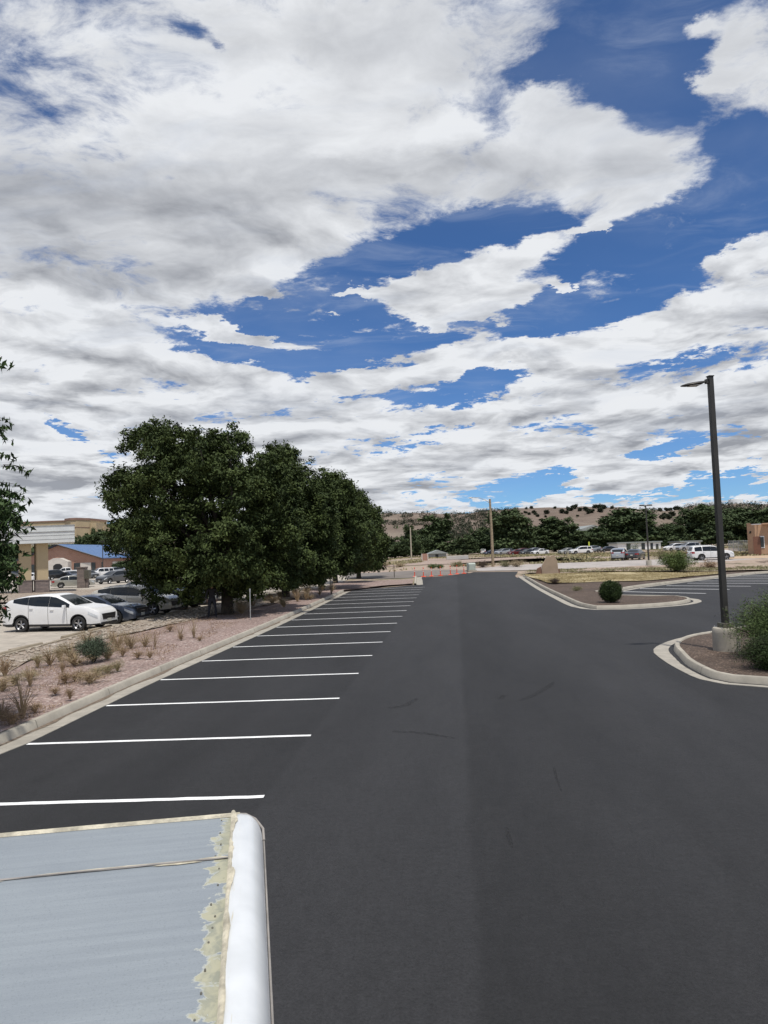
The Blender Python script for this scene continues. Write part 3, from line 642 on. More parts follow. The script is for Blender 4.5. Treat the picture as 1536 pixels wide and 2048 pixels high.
# ------------------------------------------------------------------ lamp posts and poles
def lamp_tall():
    B = at(1461, 1303, .1); gx, gy = B.x, B.y+.2
    t = empty('lamp_post', (gx, gy, .08), 0, 'tall bronze square lamp post on a pale round concrete base in the mulch island', 'lamp post')
    b = MB(); b.lathe([(.345, 0), (.34, .5), (.335, .60), (.31, .635), (0, .64)], n=40); b.build('concrete_base', MT['base'], t, smooth=True)
    b = MB(); b.box((0, 0, .70), (.30, .30, .13), R(8), taper=.97); b.build('base_cover', MT['steel2'], t, bevel=.008)
    b = MB(); vs = []; top = 7.50
    b.box((0, 0, (.74+top)/2), (.148, .148, top-.74), R(8), taper=.86); b.build('post', MT['steel'], t, bevel=.01)
    b = MB(); b.box((.012, -.086, 1.15), (.07, .008, .13), R(8)); b.build('hand_hole_cover', MT['steel2'], t)
    for sx_, sy_ in ((1, 1), (1, -1), (-1, 1), (-1, -1)): MB().lathe([(0, .03), (.016, .025), (.018, 0)], (sx_*.20, sy_*.20, .64), 8).build('anchor_bolt', MT['galv'], t)
    b = MB(); b.box((0, 0, top+.012), (.16, .16, .03), R(8)); b.build('cap', MT['steel'], t, bevel=.008)
    a = MB(); a.tube([(-.05, 0, top-.13), (-.16, -.005, top-.135), (-.27, -.01, top-.15)], [.035, .03, .04], 10); a.box((-.10, 0, top-.13), (.08, .09, .12), R(8)); a.build('arm', MT['steel'], t, smooth=True)
    h = MB(); vs = []; stn = [(-.22, .04, .03), (-.26, .12, .05), (-.34, .17, .065), (-.50, .19, .062), (-.66, .15, .05), (-.78, .08, .03), (-.83, .015, .012)]
    for (x, w, hh) in stn:
        for k in range(14):
            an = 2*math.pi*k/14; cz = math.sin(an); vs.append((x, w*math.cos(an), top-.175+(x+.22)*.10 + hh*(cz if cz > 0 else cz*.55)))
    n = 14; h.add(vs, [(i*n+k, i*n+(k+1) % n, (i+1)*n+(k+1) % n, (i+1)*n+k) for i in range(len(stn)-1) for k in range(n)] + [tuple(range(n)), tuple(range((len(stn)-1)*n, len(stn)*n))])
    hd = h.build('lamp_head', MT['steel'], t, smooth=True)
    g = MB(); g.prism([(-.34, -.12), (-.60, -.11), (-.60, .11), (-.34, .12)], top-.242, top-.222); g.build('lens', MT['lens'], hd)
    return t
lt = lamp_tall()
def flood_post(px, py, ytop, label, two=True, rz=0.0):
    p = at(px, py); d = ray(px, ytop); H = CH + d.z*p.y/d.y - p.z
    t = empty('lamp_post', p, rz, label, 'lamp post', 'lamp posts of the farther lots')
    b = MB(); b.lathe([(.3, 0), (.3, .55), (.26, .6), (0, .6)], n=20); b.build('concrete_base', MT['base'], t, smooth=True)
    b = MB(); b.tube([(0, 0, .6), (0, 0, H)], [.10, .065], 10); b.build('post', MT['steel'], t, smooth=True)
    for s_ in ((-1, 1) if two else (1,)):
        b = MB(); b.box((s_*.42, 0, H-.02), (.55, .36, .14), 0, taper=.85); b.tube([(0, 0, H-.08), (s_*.2, 0, H-.05)], .035, 8); b.build('lamp_head', MT['steel'], t)
    return t
flood_post(1298, 1131, 1010, 'slim dark lamp post with twin head in front of the silver and grey cars')
flood_post(206, 1150, 1082, 'slim dark lamp post in front of the blue metal roof', True)
# wooden utility pole with a street light arm
p = at(986, 1133); t = empty('utility_pole', p, 0, 'tall brown wooden pole with a thin curved street light arm beside the pale road', 'utility pole')
H = CH + ray(982, 998).z*p.y/ray(982, 998).y - p.z
b = MB(); b.tube([(0, 0, -.3), (.02, 0, H*.5), (-.02, 0, H)], [.19, .165, .13], 12); b.build('pole', MT['wood'], t, smooth=True)
b = MB(); b.tube([(-.02, 0, H-.55), (-.6, 0, H-.1), (-1.3, 0, H+.2), (-2.1, 0, H+.26)], .035, 8); arm = b.build('arm', MT['galv'], t, smooth=True)
b = MB(); b.lathe([(0, 0), (.06, .02), (.09, .25), (.05, .5), (0, .55)], (-2.65, 0, 0), 10, 'X'); o = b.build('street_light', MT['galv'], arm, smooth=True); o.location = (-.02, 0, H+.26)
o.data.transform(Matrix.Translation((0, 0, 0)))
p = at(823, 1118); t = empty('utility_pole', p, 0, 'plain pale pole without an arm standing in the green weeds left of centre', 'utility pole')
b = MB(); H = CH + ray(821, 1055).z*p.y/ray(821, 1055).y - p.z; b.tube([(0, 0, -.3), (0, 0, H)], [.2, .14], 10); b.build('pole', mat('grey_wood', (.40, .36, .28), .8, .15, 4), t, smooth=True)

# orange marker posts
om = None
for i, (px, py) in enumerate([(829.5,1153.5),(847,1153.6),(863,1152.4),(881,1151.2),(901,1149.8),(914,1148.3),(928,1147)]):
    p = at(px, py)
    if om is None:
        om = empty('marker_post', p, 0); b = MB(); b.tube([(0, 0, .05), (0, 0, .92)], [.05, .042], 12); b.box((0, 0, .95), (.10, .03, .09)); b.build('post', MT['orange'], om, smooth=True)
        b = MB(); b.box((0, 0, .035), (.42, .42, .07), taper=.8); b.build('base', MT['orange'], om)
        [MB().lathe([(q_, h_), (q_, h_+.08)], n=12, caps=False).build('reflective_band', MT['white'], om) for q_, h_ in ((.0485, .55), (.047, .72))]; o = om
    else: o = copy_tree(om); o.location = p; o.rotation_euler[2] = i*.7
    tag(o, ['leftmost orange marker post, by the kerb end', 'second orange marker post from the left', 'third orange marker post from the left', 'orange marker post in the middle of the row of seven', 'third orange marker post from the right end', 'orange marker post second from the green utility box', 'orange marker post nearest the green utility box'][i], 'marker post', 'orange marker posts across the end of the drive')
# green utility box
p = at(942.5, 1142.5); t = empty('utility_box', p, R(12), 'pale green metal utility box on a pad right of the orange marker posts', 'utility box')
b = MB(); b.box((0, 0, .06), (1.0, 1.0, .16)); b.build('pad', MT['base'], t)
b = MB(); b.prism([(-.42, .12), (-.42, .80), (-.3, .95), (.42, .95), (.42, .12)], -.40, .40, axis='X'); b.build('cabinet', MT['green'], t, bevel=.02)
b = MB(); b.box((0, -.432, .5), (.7, .015, .62)); dd = b.build('door', MT['green'], t); b = MB(); b.box((.28, -.45, .5), (.05, .03, .12)); b.build('handle', MT['galv'], dd)
# entrance sign wall, seen from behind
p = at(1100, 1147.5, .15); t = empty('sign_wall', p, R(-8), 'tan stucco monument wall with a sloping shoulder standing on the dry lawn', 'sign wall')
sc = p.y/FPX
def pw(l): return [((x-1100)*sc, (1147.5-y)*sc) for x, y in l]
b = MB(); b.prism(pw([(1084,1149),(1084.5,1131),(1089,1124),(1095.5,1112.5),(1098,1111),(1101,1113.5),(1105,1111),(1109.5,1110.8),(1115,1123),(1116.5,1149)]), -.25, .25, axis='Y'); b.build('wall', MT['tansign'], t, bevel=.02)
b = MB(); b.prism(pw([(1071,1149.5),(1075.5,1136),(1083,1132.5),(1083.8,1149.5)]), -.32, .12, axis='Y'); b.build('wing', MT['rust'], t, bevel=.02)
b = MB(); b.prism(pw([(1116.4,1149),(1116.4,1138),(1118.5,1138),(1119,1149)]), -.2, .2, axis='Y'); b.build('wing', MT['rust'], t)
# wheel stops
ws = None
for i, (px, py) in enumerate([(10,1312),(58,1298.5),(152,1273),(205,1260),(265,1247.5),(310,1237),(352,1228),(392,1218)]):
    p = at(px, py)
    if ws is None:
        b = MB(); b.prism([(-.09, 0), (-.075, .11), (-.05, .14), (.05, .14), (.075, .11), (.09, 0)], -.9, .9, axis='Y'); o = ws = b.build('wheel_stop', MT['stopc'], smooth=True, bevel=.01)
    else: o = ws.copy(); COL.objects.link(o)
    o.location = (p.x-.1, p.y, 0); o.rotation_euler[2] = R(-5+random.uniform(-4, 4))
    tag(o, ['weathered wheel stop at the left photo edge, below the near tree leaves', 'weathered wheel stop left of the green sage bush', 'weathered wheel stop below the front door of the white crossover', 'weathered wheel stop under the nose of the white crossover', 'weathered wheel stop in front of the grey-blue sedan', 'weathered wheel stop in front of the beige crossover', 'weathered wheel stop left of the dark figure, second nearest the trunk', 'weathered wheel stop beside the dark figure under the tree'][i], 'wheel stop', 'wheel stops along the old lot')
p = at(1524, 1123.5); o = MB().prism([(-.09, 0), (-.07, .14), (.07, .14), (.09, 0)], -.9, .9, axis='Y').build('wheel_stop', MT['bluep']); o.location = p; o.rotation_euler[2] = R(-80); tag(o, 'blue painted wheel stop by the tan adobe building', 'wheel stop')
# a thin stake in the gravel
p = at(501, 1241, .12); b = MB(); b.tube([(0, 0, 0), (.01, 0, 1.45)], .022, 8); b.box((0.01, 0, 1.38), (.06, .02, .16)); o = b.build('stake', MT['galv']); o.location = p; tag(o, 'thin pale metal stake upright in the shaded gravel right of the tree trunk', 'stake')

# ------------------------------------------------------------------ cars
def interp(x, pts):
    if x <= pts[0][0]: return pts[0][1]
    for (a, va), (b_, vb) in zip(pts, pts[1:]):
        if x <= b_: return va+(vb-va)*(x-a)/(b_-a)
    return pts[-1][1]
CARS = {
 'crossover': dict(L=4.86, W=.945, fa=1.47, ra=-1.36, wr=.37, top=[(-2.43,.62),(-2.41,.98),(-2.36,1.10),(-2.16,1.30),(-1.95,1.45),(-1.6,1.555),(-1.1,1.64),(-.5,1.685),(0,1.68),(.35,1.61),(.7,1.44),(1.22,1.15),(1.7,1.09),(2.1,.99),(2.32,.86),(2.42,.70),(2.43,.5)],
   belt=[(-2.4,1.05),(-1.95,1.36),(-1.3,1.24),(-.6,1.15),(.2,1.10),(1.2,1.04),(1.8,.97),(2.4,.66)], win=[(-1.74,-1.0),(-.992,.03),(.038,1.04)], ws=(.36,1.20), rw=(-2.30,-1.80), zb=.24, clad=True),
 'suv': dict(L=4.98, W=.98, fa=1.50, ra=-1.36, wr=.385, top=[(-2.49,.60),(-2.48,.95),(-2.42,1.15),(-2.22,1.62),(-2.05,1.72),(-1.2,1.785),(-.2,1.79),(.25,1.73),(.6,1.55),(1.15,1.20),(1.7,1.14),(2.15,1.06),(2.38,.94),(2.47,.78),(2.49,.5)],
   belt=[(-2.45,1.10),(-1.5,1.12),(.2,1.08),(1.2,1.05),(1.9,1.0),(2.46,.72)], win=[(-2.12,-1.28),(-1.20,-.28),(-.272,.90)], ws=(.28,1.13), rw=(-2.40,-2.20), zb=.26, clad=True),
 'sedan': dict(L=4.75, W=.91, fa=1.40, ra=-1.35, wr=.325, top=[(-2.37,.60),(-2.36,.86),(-2.3,.98),(-1.75,1.05),(-1.65,1.08),(-1.1,1.33),(-.6,1.43),(.0,1.45),(.35,1.40),(.75,1.20),(1.15,.98),(1.7,.90),(2.1,.80),(2.3,.70),(2.37,.55)],
   belt=[(-2.34,.93),(-1.6,.94),(0,.90),(1.1,.88),(1.8,.82),(2.35,.56)], win=[(-1.42,-.55),(-.48,.90)], ws=(.36,1.12), rw=(-1.66,-.98), zb=.20, clad=False),
 'pickup': dict(L=5.7, W=.98, fa=1.85, ra=-1.75, wr=.30, top=[(-2.85,.70),(-2.84,1.15),(-2.8,1.28),(-1.05,1.28),(-1.02,1.30),(-.92,1.74),(-.7,1.84),(.3,1.86),(.6,1.80),(.95,1.55),(1.3,1.25),(1.9,1.20),(2.5,1.10),(2.72,1.0),(2.84,.85),(2.85,.6)],
   belt=[(-2.8,1.24),(-1.1,1.24),(.5,1.17),(1.3,1.12),(2.2,1.05),(2.8,.88)], win=[(-.88,.02),(.10,1.05)], ws=(.6,1.26), rw=(-1.0,-.9), zb=.32, clad=True),
 'jeep': dict(L=4.25, W=.92, fa=1.28, ra=-1.25, wr=.33, top=[(-2.12,.62),(-2.11,1.0),(-2.05,1.2),(-1.98,1.62),(-1.85,1.70),(-.5,1.74),(.3,1.72),(.55,1.60),(.95,1.22),(1.4,1.17),(1.85,1.12),(2.03,1.04),(2.11,.90),(2.12,.55)],
   belt=[(-2.1,1.1),(0,1.07),(1.0,1.05),(1.7,1.0),(2.1,.85)], win=[(-1.9,-1.2),(-1.1,-.32),(-.25,.68)], ws=(.42,.93), rw=(-2.04,-1.98), zb=.28, clad=True),
}
def make_car(kind, body_mat, label, px, py, heading, z=None, group=None, name='parked_car', detail=2, dx=0, cat='car', rail=False):
    C = CARS[kind]; L2 = C['L']/2; top, belt = C['top'], C['belt']; WR = .335+.03*(kind in ('suv', 'pickup')); AR = WR+.07
    p = at(px, py, z) if not isinstance(px, Vector) else px
    t = empty(name, p, heading, label, cat, group)
    def Wf(x):
        u = abs(x)/L2; return C['W']*(1 - .035*u**2 - .20*max(0, (u-.80)/.2)**2.2)
    def sec(x):
        zt = interp(x, top); zb_ = min(interp(x, belt), zt-.035); W_ = Wf(x); wr = W_*(1 - .24*min(1, (zt-zb_)/.62)); return zt, zb_, W_, wr
    def low(x):
        z_ = C['zb'] + .05*max(0, abs(x)/L2-.85)/.15
        for a in (C['fa'], C['ra']):
            if abs(x-a) < AR: z_ = max(z_, WR + math.sqrt(AR*AR-(x-a)**2))
        return z_
    def ys(x, z_):                                                   # half width of the side at a height
        zt, zb_, W_, wr = sec(x)
        if z_ <= zb_:
            q = (z_-C['zb'])/max(.1, zb_-C['zb']); return W_*(.955 + .045*math.sin(min(1, max(0, q*1.25))*math.pi/2) - .012*max(0, q-.8)*5)
        return W_*.988 + (wr-W_*.988)*min(1, (z_-zb_)/max(.02, zt-zb_))**1.15
    st = sorted(set([round(x, 3) for x in list(np.linspace(-L2, L2, 50)) + [k for k, _ in top] + [a+AR*math.cos(th) for a in (C['fa'], C['ra']) for th in np.linspace(0, math.pi, 13)]]))
    vs = []; mi = []; n = None
    for x in st:
        zt, zb_, W_, wr = sec(x); lo = low(x); row = [(0, lo, 1), (W_*.55, lo, 1)]
        zl = [lo+(zb_-lo)*q for q in (0, .12, .3, .5, .7, .88, 1)]
        row += [(ys(x, z_), z_, 0) for z_ in zl]
        h = zt-zb_
        row += [(ys(x, zb_+h*q), zb_+h*q, 0) for q in (.12, .35, .6, .82)]
        row += [(wr*.93, zb_+h*.93, 0), (wr*.82, zb_+h*.975, 0), (wr*.5, zt-.008, 0), (0, zt, 0)]
        full = [(x, y_, z_) for y_, z_, _ in row] + [(x, -y_, z_) for y_, z_, _ in row[-2:0:-1]]; n = len(full); vs += full
    b = MB(); m_half = len(row)
    for i in range(len(st)-1):
        for k in range(n):
            kk = k if k < m_half-1 else n-1-k
            lowrow = kk in (0, 1) or (C['clad'] and kk == 2)
            b.m.append(1 if lowrow else 0); b.f.append((i*n+k, i*n+(k+1) % n, (i+1)*n+(k+1) % n, (i+1)*n+k))
    b.v = vs; b.f += [tuple(range(n)), tuple(range((len(st)-1)*n, len(st)*n))]; b.m += [0, 0]
    b.build('body', [body_mat, MT['blk']], t, smooth=True)
    def side_patch(nm, x0, x1, zf0, zf1, m, off=.008, nx=10, nz=3, sides=(1, -1)):
        for s_ in sides:
            q = MB(); pts = []
            for j in range(nz+1):
                for i in range(nx+1):
                    x = x0+(x1-x0)*i/nx; a, c = zf0(x), zf1(x); z_ = a+(max(a, c)-a)*j/nz; pts.append((x, s_*(ys(x, z_)+off), z_))
            q.add(pts, [(j*(nx+1)+i, j*(nx+1)+i+1, (j+1)*(nx+1)+i+1, (j+1)*(nx+1)+i) for j in range(nz) for i in range(nx)])
            q.build(nm, m, t, smooth=True)
    wtop = lambda x: sec(x)[1] + (sec(x)[0]-sec(x)[1])*.84
    wbot = lambda x: sec(x)[1] + .02
    for (a, c) in C['win']: side_patch('window', a, c, wbot, wtop, MT['glass'])
    def top_patch(nm, x0, x1, m, fr=.80, nx=8):
        q = MB(); pts = []
        for i in range(nx+1):
            x = x0+(x1-x0)*i/nx; zt, zb_, W_, wr = sec(x)
            e = 1e-3; sl = (interp(x+.03, top)-interp(x-.03, top))/.06; nl = math.hypot(1, sl); ox, oz = -sl/nl*.010, 1/nl*.010
            for j in range(9):
                r_ = -1+2*j/8; y_ = r_*wr*fr; h = zt-zb_; z_ = zt - (.008*(r_*r_) if abs(r_) < .6 else .008+ (abs(r_)-.6)*h*.05); pts.append((x+ox, y_, z_+oz))
        q.add(pts, [(i*9+j, i*9+j+1, (i+1)*9+j+1, (i+1)*9+j) for i in range(nx) for j in range(8)]); return q.build(nm, m, t, smooth=True)
    top_patch('windshield', C['ws'][0], C['ws'][1], MT['glass']); top_patch('rear_window', C['rw'][0], C['rw'][1], MT['glass'])
    if detail > 0:
        side_patch('headlight', L2*.80, L2*.965, lambda x: interp(x, belt)-.15+.05*(L2*.965-x), lambda x: interp(x, belt)-.02, MT['hlamp'], .010, 6, 2)
        side_patch('tail_light', -L2*.985, -L2*.86, lambda x: interp(-L2*.9, belt)-.24, lambda x: interp(-L2*.9, belt)-.03, MT['tlamp'], .010, 5, 2)
        zf = interp(L2*.96, top)
        b = MB(); b.box((L2-.03, 0, .60), (.08, C['W']*1.05, .27), taper=1.15); b.build('grille', MT['blk'], t, bevel=.01)
        b = MB(); b.box((L2-.015, 0, .30), (.07, C['W']*1.45, .12)); b.build('bumper', MT['blk'], t, bevel=.02); b = MB(); b.box((-L2+.015, 0, .34), (.07, C['W']*1.5, .14)); b.build('bumper', MT['blk'], t, bevel=.02)
        b = MB(); b.box((-L2-.012, 0, .70 if kind != 'sedan' else .66), (.02, .32, .16)); b.build('number_plate', MT['plate'], t); b = MB(); b.box((L2+.02, 0, .42), (.02, .32, .14)); b.build('number_plate', MT['plate'], t)
        for s_ in (1, -1):
            b = MB(); b.box((-L2+.02, s_*C['W']*.62, interp(-L2*.9, belt)-.14), (.05, .26, .17)); b.build('tail_light', MT['tlamp'], t, bevel=.01)
            xm = C['win'][-1][1]-.18
            b = MB(); b.box((xm, s_*(C['W']+.10), interp(xm, belt)+.07), (.12, .19, .13), taper=.85); b.box((xm, s_*(C['W']-.0), interp(xm, belt)+.03), (.06, .14, .04)); b.build('mirror', body_mat, t, bevel=.02)
    if detail > 1:
        for xs_ in sorted({C['win'][-1][1]-.12, C['win'][-1][0]-.04, C['win'][-2][0]+.02 if len(C['win']) > 2 else C['win'][0][0]+.1}):
            side_patch('door_seam', xs_-.008, xs_+.008, lambda x: max(low(x), .32), lambda x: interp(x, belt)+.01, MT['blk'], .004, 1, 6)
        for (a, c) in C['win'][-2:]:
            for s_ in (1, -1):
                b = MB(); xh = a+.16; b.box((xh, s_*(ys(xh, .86)+.02), interp(xh, belt)-.12), (.18, .03, .03)); b.build('door_handle', body_mat, t)
        b = MB(); b.box((L2+.01, 0, .60), (.03, C['W']*.55, .03)); b.build('grille_bar', MT['chrome'], t)
        if rail or kind in ('suv',):
            for s_ in (1, -1):
                b = MB(); pts = [(x, s_*C['W']*.66, interp(x, top)+.035*(1-abs(i-4)/4*.8)-.005) for i, x in enumerate(np.linspace(C['win'][0][0]+.2, C['win'][-1][0]+.15, 9))]; b.tube(pts, .02, 6); b.build('roof_rail', MT['galv'], t, smooth=True)
    for xa in (C['fa'], C['ra']):
        for s_ in (1, -1):
            b = MB(); w = .115; b.lathe([(WR*.62, -w), (WR*.93, -w), (WR, -w*.6), (WR, w*.6), (WR*.93, w), (WR*.62, w)], n=28, axis='Y', caps=False); whl = b.build('wheel', MT['black'], t, smooth=True)
            whl.location = (xa, s_*(C['W']-.125), WR)
            b = MB(); yy = s_*w*.55; b.lathe([(WR*.62, s_*w*.2), (WR*.61, s_*w*.8), (WR*.68, s_*w*1.02)], n=28, axis='Y', caps=False)
            b.lathe([(0, yy), (WR*.16, yy), (WR*.17, yy-s_*.03)], n=12, axis='Y')
            for k in range(5):
                a = 2*math.pi*k/5+.3
                for da in (-.13, .13):
                    c0 = Vector((math.cos(a)*WR*.1, yy, math.sin(a)*WR*.1)); c1 = Vector((math.cos(a+da)*WR*.64, yy+s_*.01, math.sin(a+da)*WR*.64)); b.tube([c0, c1], [.026, .020], 5)
            b.build('rim', MT['rim'], whl, smooth=True)
            if detail > 1: b = MB(); b.lathe([(0, -s_*.0), (WR*.6, -s_*.0)], n=20, axis='Y'); b.build('brake_disc', MT['blk'], whl)
    b = MB(); b.box((0, 0, .50), (C['L']*.9, C['W']*1.5, .36)); b.build('underbody', MT['blk'], t)
    return t
PW = paint('pearl_white', (.78, .78, .77)); PB = paint('slate_blue', (.075, .095, .14), .4); PG = paint('champagne', (.62, .58, .49), .3); PD = paint('black_paint', (.018, .018, .02), .2)
PS = paint('silver_paint', (.42, .44, .46), .5); PGr = paint('graphite', (.09, .095, .10), .4); PR = paint('dark_red', (.16, .02, .02), .3); PN = paint('navy', (.02, .03, .07), .3); PC = paint('pale_gold', (.40, .40, .36), .4)
GL = 'cars parked in the old lot on the left'; GR = 'cars parked at the pale road on the right'; GF = 'cars in the far row below the trees'
q = (at(38, 1265)+at(163, 1263))/2
HD = R(-6)
make_car('crossover', PW, 'white crossover with alloy wheels facing right, nearest parked car at the left', Vector((q.x+.05, q.y+.95, 0)), 0, R(-9), group=GL)
make_car('sedan', PB, 'slate blue sedan half hidden behind the nose of the white crossover', Vector((-14.55, 35.9, 0)), 0, R(-9), group=GL)
make_car('crossover', PG, 'beige crossover partly under the hanging branches of the big tree', Vector((-14.25, 40.3, 0)), 0, R(-8), group=GL, rail=True)
make_car('suv', PD, 'black suv in the shade behind the beige crossover under the tree', Vector((-13.6, 43.6, 0)), 0, R(-7), group=GL)
make_car('crossover', PS, 'silver crossover glimpsed through the leaves just behind the dark standing figure', Vector((-13.3, 46.9, 0)), 0, R(-7), group=GL)
make_car('sedan', PW, 'white sedan glimpsed low through the leaves between the trunk and the dry bushes', Vector((-12.9, 50.4, 0)), 0, R(-7), group=GL)
make_car('suv', PW, 'white suv mostly hidden behind the tree row, farthest of the front row at the left', Vector((-12.2, 57.5, 0)), 0, R(-7), group=GL)
make_car('sedan', PC, 'pale silver sedan seen from behind between the canopy column and the brown pillar', at(137, 1176)+Vector((0, 1.2, 0)), 0, R(28), group=GL, detail=1)
make_car('crossover', PGr, 'dark grey crossover facing the camera right of the brown pillar', at(217, 1168)+Vector((0, 2, 0)), 0, R(-118), group=GL, detail=1)
make_car('jeep', PW, 'small boxy white off-roader in front of the blue roofed building', at(193, 1156)+Vector((0, 2, 0)), 0, R(-140), group=GL, detail=1)
make_car('crossover', PS, 'silver car half hidden behind the boxy white off-roader', at(209, 1153)+Vector((0, 4, 0)), 0, R(-140), group=GL, detail=1)
make_car('pickup', PW, 'white pickup parked by the arched doorway', at(114, 1155)+Vector((-1, 6, 0)), 0, R(-150), group=GL, detail=1)
make_car('sedan', PB, 'dark blue car in front of the white pickup', at(128, 1160)+Vector((0, 3, 0)), 0, R(-40), group=GL, detail=1)
make_car('sedan', PGr, 'dark grey sedan half hidden behind the brown pillar', at(147, 1160)+Vector((0, 6, 0)), 0, R(-40), group=GL, detail=1)
make_car('suv', PD, 'black suv just right of the wide canopy column', at(101, 1161)+Vector((0, 2, 0)), 0, R(60), group=GL, detail=1)
make_car('sedan', PW, 'white sedan seen between the two canopy columns', at(54, 1164)+Vector((0, 2, 0)), 0, R(-5), group=GL, detail=1)
make_car('crossover', PGr, 'dark crossover left of the canopy columns behind the near tree leaves', at(28, 1158)+Vector((0, 3, 0)), 0, R(-30), group=GL, detail=1)
make_car('crossover', PGr, 'dark car at the edge of the big tree crown beyond the beige crossover', at(246, 1166)+Vector((0, 3, 0)), 0, R(-118), group=GL, detail=1)
# right
make_car('suv', PW, 'large white suv with roof rails parked broadside behind the lamp post', at(1428, 1120.5)+Vector((0, .9, 0)), 0, R(-3), group=GR)
make_car('crossover', PS, 'silver crossover seen from behind left of the slim lamp post', at(1240, 1121)+Vector((.6, 2.0, 0)), 0, R(66), group=GR)
make_car('sedan', PGr, 'grey sedan seen from behind directly at the slim lamp post', at(1283, 1119.5)+Vector((0, 2.2, 0)), 0, R(58), group=GR)
far = [('jeep', PW, 969, 1109, 'small white car at the left end of the far row', 70), ('sedan', PN, 983, 1109.5, 'navy car just behind the wooden pole', 200), ('sedan', PGr, 994, 1109, 'dark grey car right of the wooden pole', 200),
       ('crossover', PS, 1005, 1109.5, 'silver white hatchback in the far row', 215), ('jeep', PD, 1020, 1108.5, 'black boxy car left of the red car', 250), ('sedan', PR, 1032, 1110, 'red sedan in the far row', 200), ('crossover', PR, 1043, 1108.8, 'dark red crossover behind the red sedan', 205),
       ('sedan', PGr, 1056, 1109.3, 'grey sedan right of the dark red crossover', 205), ('crossover', PS, 1066, 1108.5, 'pale silver crossover above the monument wall', 205), ('sedan', PW, 1080, 1109, 'white sedan above the tip of the monument wall', 205),
       ('sedan', PC, 1135, 1108, 'pale grey sedan partly behind the long white suv', 205), ('suv', PW, 1162, 1108.2, 'long white suv broadside in the far row', 184), ('crossover', PS, 1183, 1105, 'pale silver car at the right end of the far row', 190),
       ('crossover', PW, 1350, 1088+14, 'white vehicle under the trees behind the large white suv', 190), ('suv', PS, 1376, 1101.5, 'pale van under the trees just left of the tall lamp post', 190), ('sedan', PD, 1216, 1104, 'black car in the shade left of the silver crossover', 190)]
for k, m_, px, py, lb, hd in far:
    make_car(k, m_, lb, at(px, py), 0, R(hd), group=GF, detail=1)

# ------------------------------------------------------------------ buildings
def quadpx(D, x0, y0, x1, y1):
    a = atD(x0, y0, D); c = atD(x1, y1, D); return a, c
# drive-through canopy
Dc = 70.5; a = atD(149, 1050, Dc); c = atD(149, 1084, Dc); ztop, zbot = a.z, c.z; xr = a.x; xl = atD(-150, 1084, Dc).x
cb = empty('canopy', (0, 0, 0), 0, 'white flat canopy on wide tan columns with grey stone bases, left of the blue roof', 'canopy')
kb = (Dc+7.2)/Dc; b = MB(); b.prism([(xl, Dc), (xr, Dc), (xr*kb-.1, Dc+7.2), (xl*kb-.1, Dc+7.2)], zbot, ztop); b.build('fascia', MT['fascia'], cb, bevel=.02)
b = MB(); zm = ztop-(ztop-zbot)*.33
b.box(((xl+xr)/2, Dc-.03, zm), (xr-xl+.06, .06, .05)); 
for q in (.55, .78): b.box(((xl+xr)/2, Dc-.012, ztop-(ztop-zbot)*q), (xr-xl+.02, .024, .018))
b.prism([(xl, Dc-.05), (xr+.05, Dc-.05), (xr*kb-.05, Dc+7.3), (xl*kb-.05, Dc+7.3)], ztop+.002, ztop+.06); b.build('trim', MT['galv'], cb)
zc = atD(85, 1162, Dc).z
for (x0, x1, yo) in ((70, 97, .9), (38, 63, .9), (-75, -48, .9)):
    xa, xb = atD(x0, 1160, Dc+.9).x, atD(x1, 1160, Dc+.9).x; w = xb-xa
    def colp(g_): y_ = Dc+yo; return [(xa-g_+.25, y_-g_), (xb+g_, y_-g_), (xb+g_-w*.5, y_+w+g_), (xa-g_-w*.5-.05, y_+w+g_), (xa-g_, y_+.25-g_)]
    b = MB(); b.prism(colp(0), zc+.002, zbot-.002); col_ = b.build('column', MT['tanfar'], cb)
    b = MB(); b.prism(colp(.11), 0, zc-.001); b.prism(colp(.15), zc, zc+.10); b.build('stone_base', MT['stone'], col_)
# brown pillar with a dark box
p = at(165, 1176); t = empty('brick_pillar', p, 0, 'dark brown stone pillar with a box on its side, right of the silver sedan', 'pillar')
b = MB(); b.box((0, 0, 1.15), (.95, .7, 2.3)); b.box((-.05, 0, 2.36), (1.1, .8, .14)); b.build('shaft', MT['stone'], t)
b = MB(); b.box((.66, -.1, 1.55), (.55, .7, 1.0)); b.build('box', MT['steel2'], t, bevel=.02); b = MB(); b.box((.62, -.1, .5), (.22, .4, 1.1)); b.build('support', MT['stone'], t)
# brick hall with a blue roof: gable towards the camera, ridge running away
Db = 190
def X(px): return atD(px, 1120, Db).x
def Zy(px, py): return atD(px, py, Db).z
ax_, az = X(117), Zy(117, 1088.5); ex, ez = X(206), Zy(206, 1115.5); lx = 2*ax_-ex
hb = empty('brick_hall', (0, 0, 0), 0, 'low brick building with a blue metal gable roof and a pale arched entrance', 'building')
b = MB(); b.prism([(lx+.8, 0), (ex-.8, 0), (ex-.8, ez-.05), (ax_, az-.32), (lx+.8, ez-.05)], Db, Db+60, axis='Y'); b.build('wall', MT['brick'], hb)
b = MB(); oh = .9
for (x0, x1) in ((ax_, ex), (ax_, lx)):
    b.add([(x0, Db-oh, az), (x1, Db-oh, ez), (x1, Db+62, ez), (x0, Db+62, az), (x0, Db-oh, az-.22), (x1, Db-oh, ez-.22), (x1, Db+62, ez-.22), (x0, Db+62, az-.22)], [(0, 1, 2, 3), (4, 5, 6, 7), (0, 1, 5, 4), (1, 2, 6, 5), (2, 3, 7, 6), (3, 0, 4, 7)])
rf = b.build('roof', MT['bluer'], hb)
b = MB()
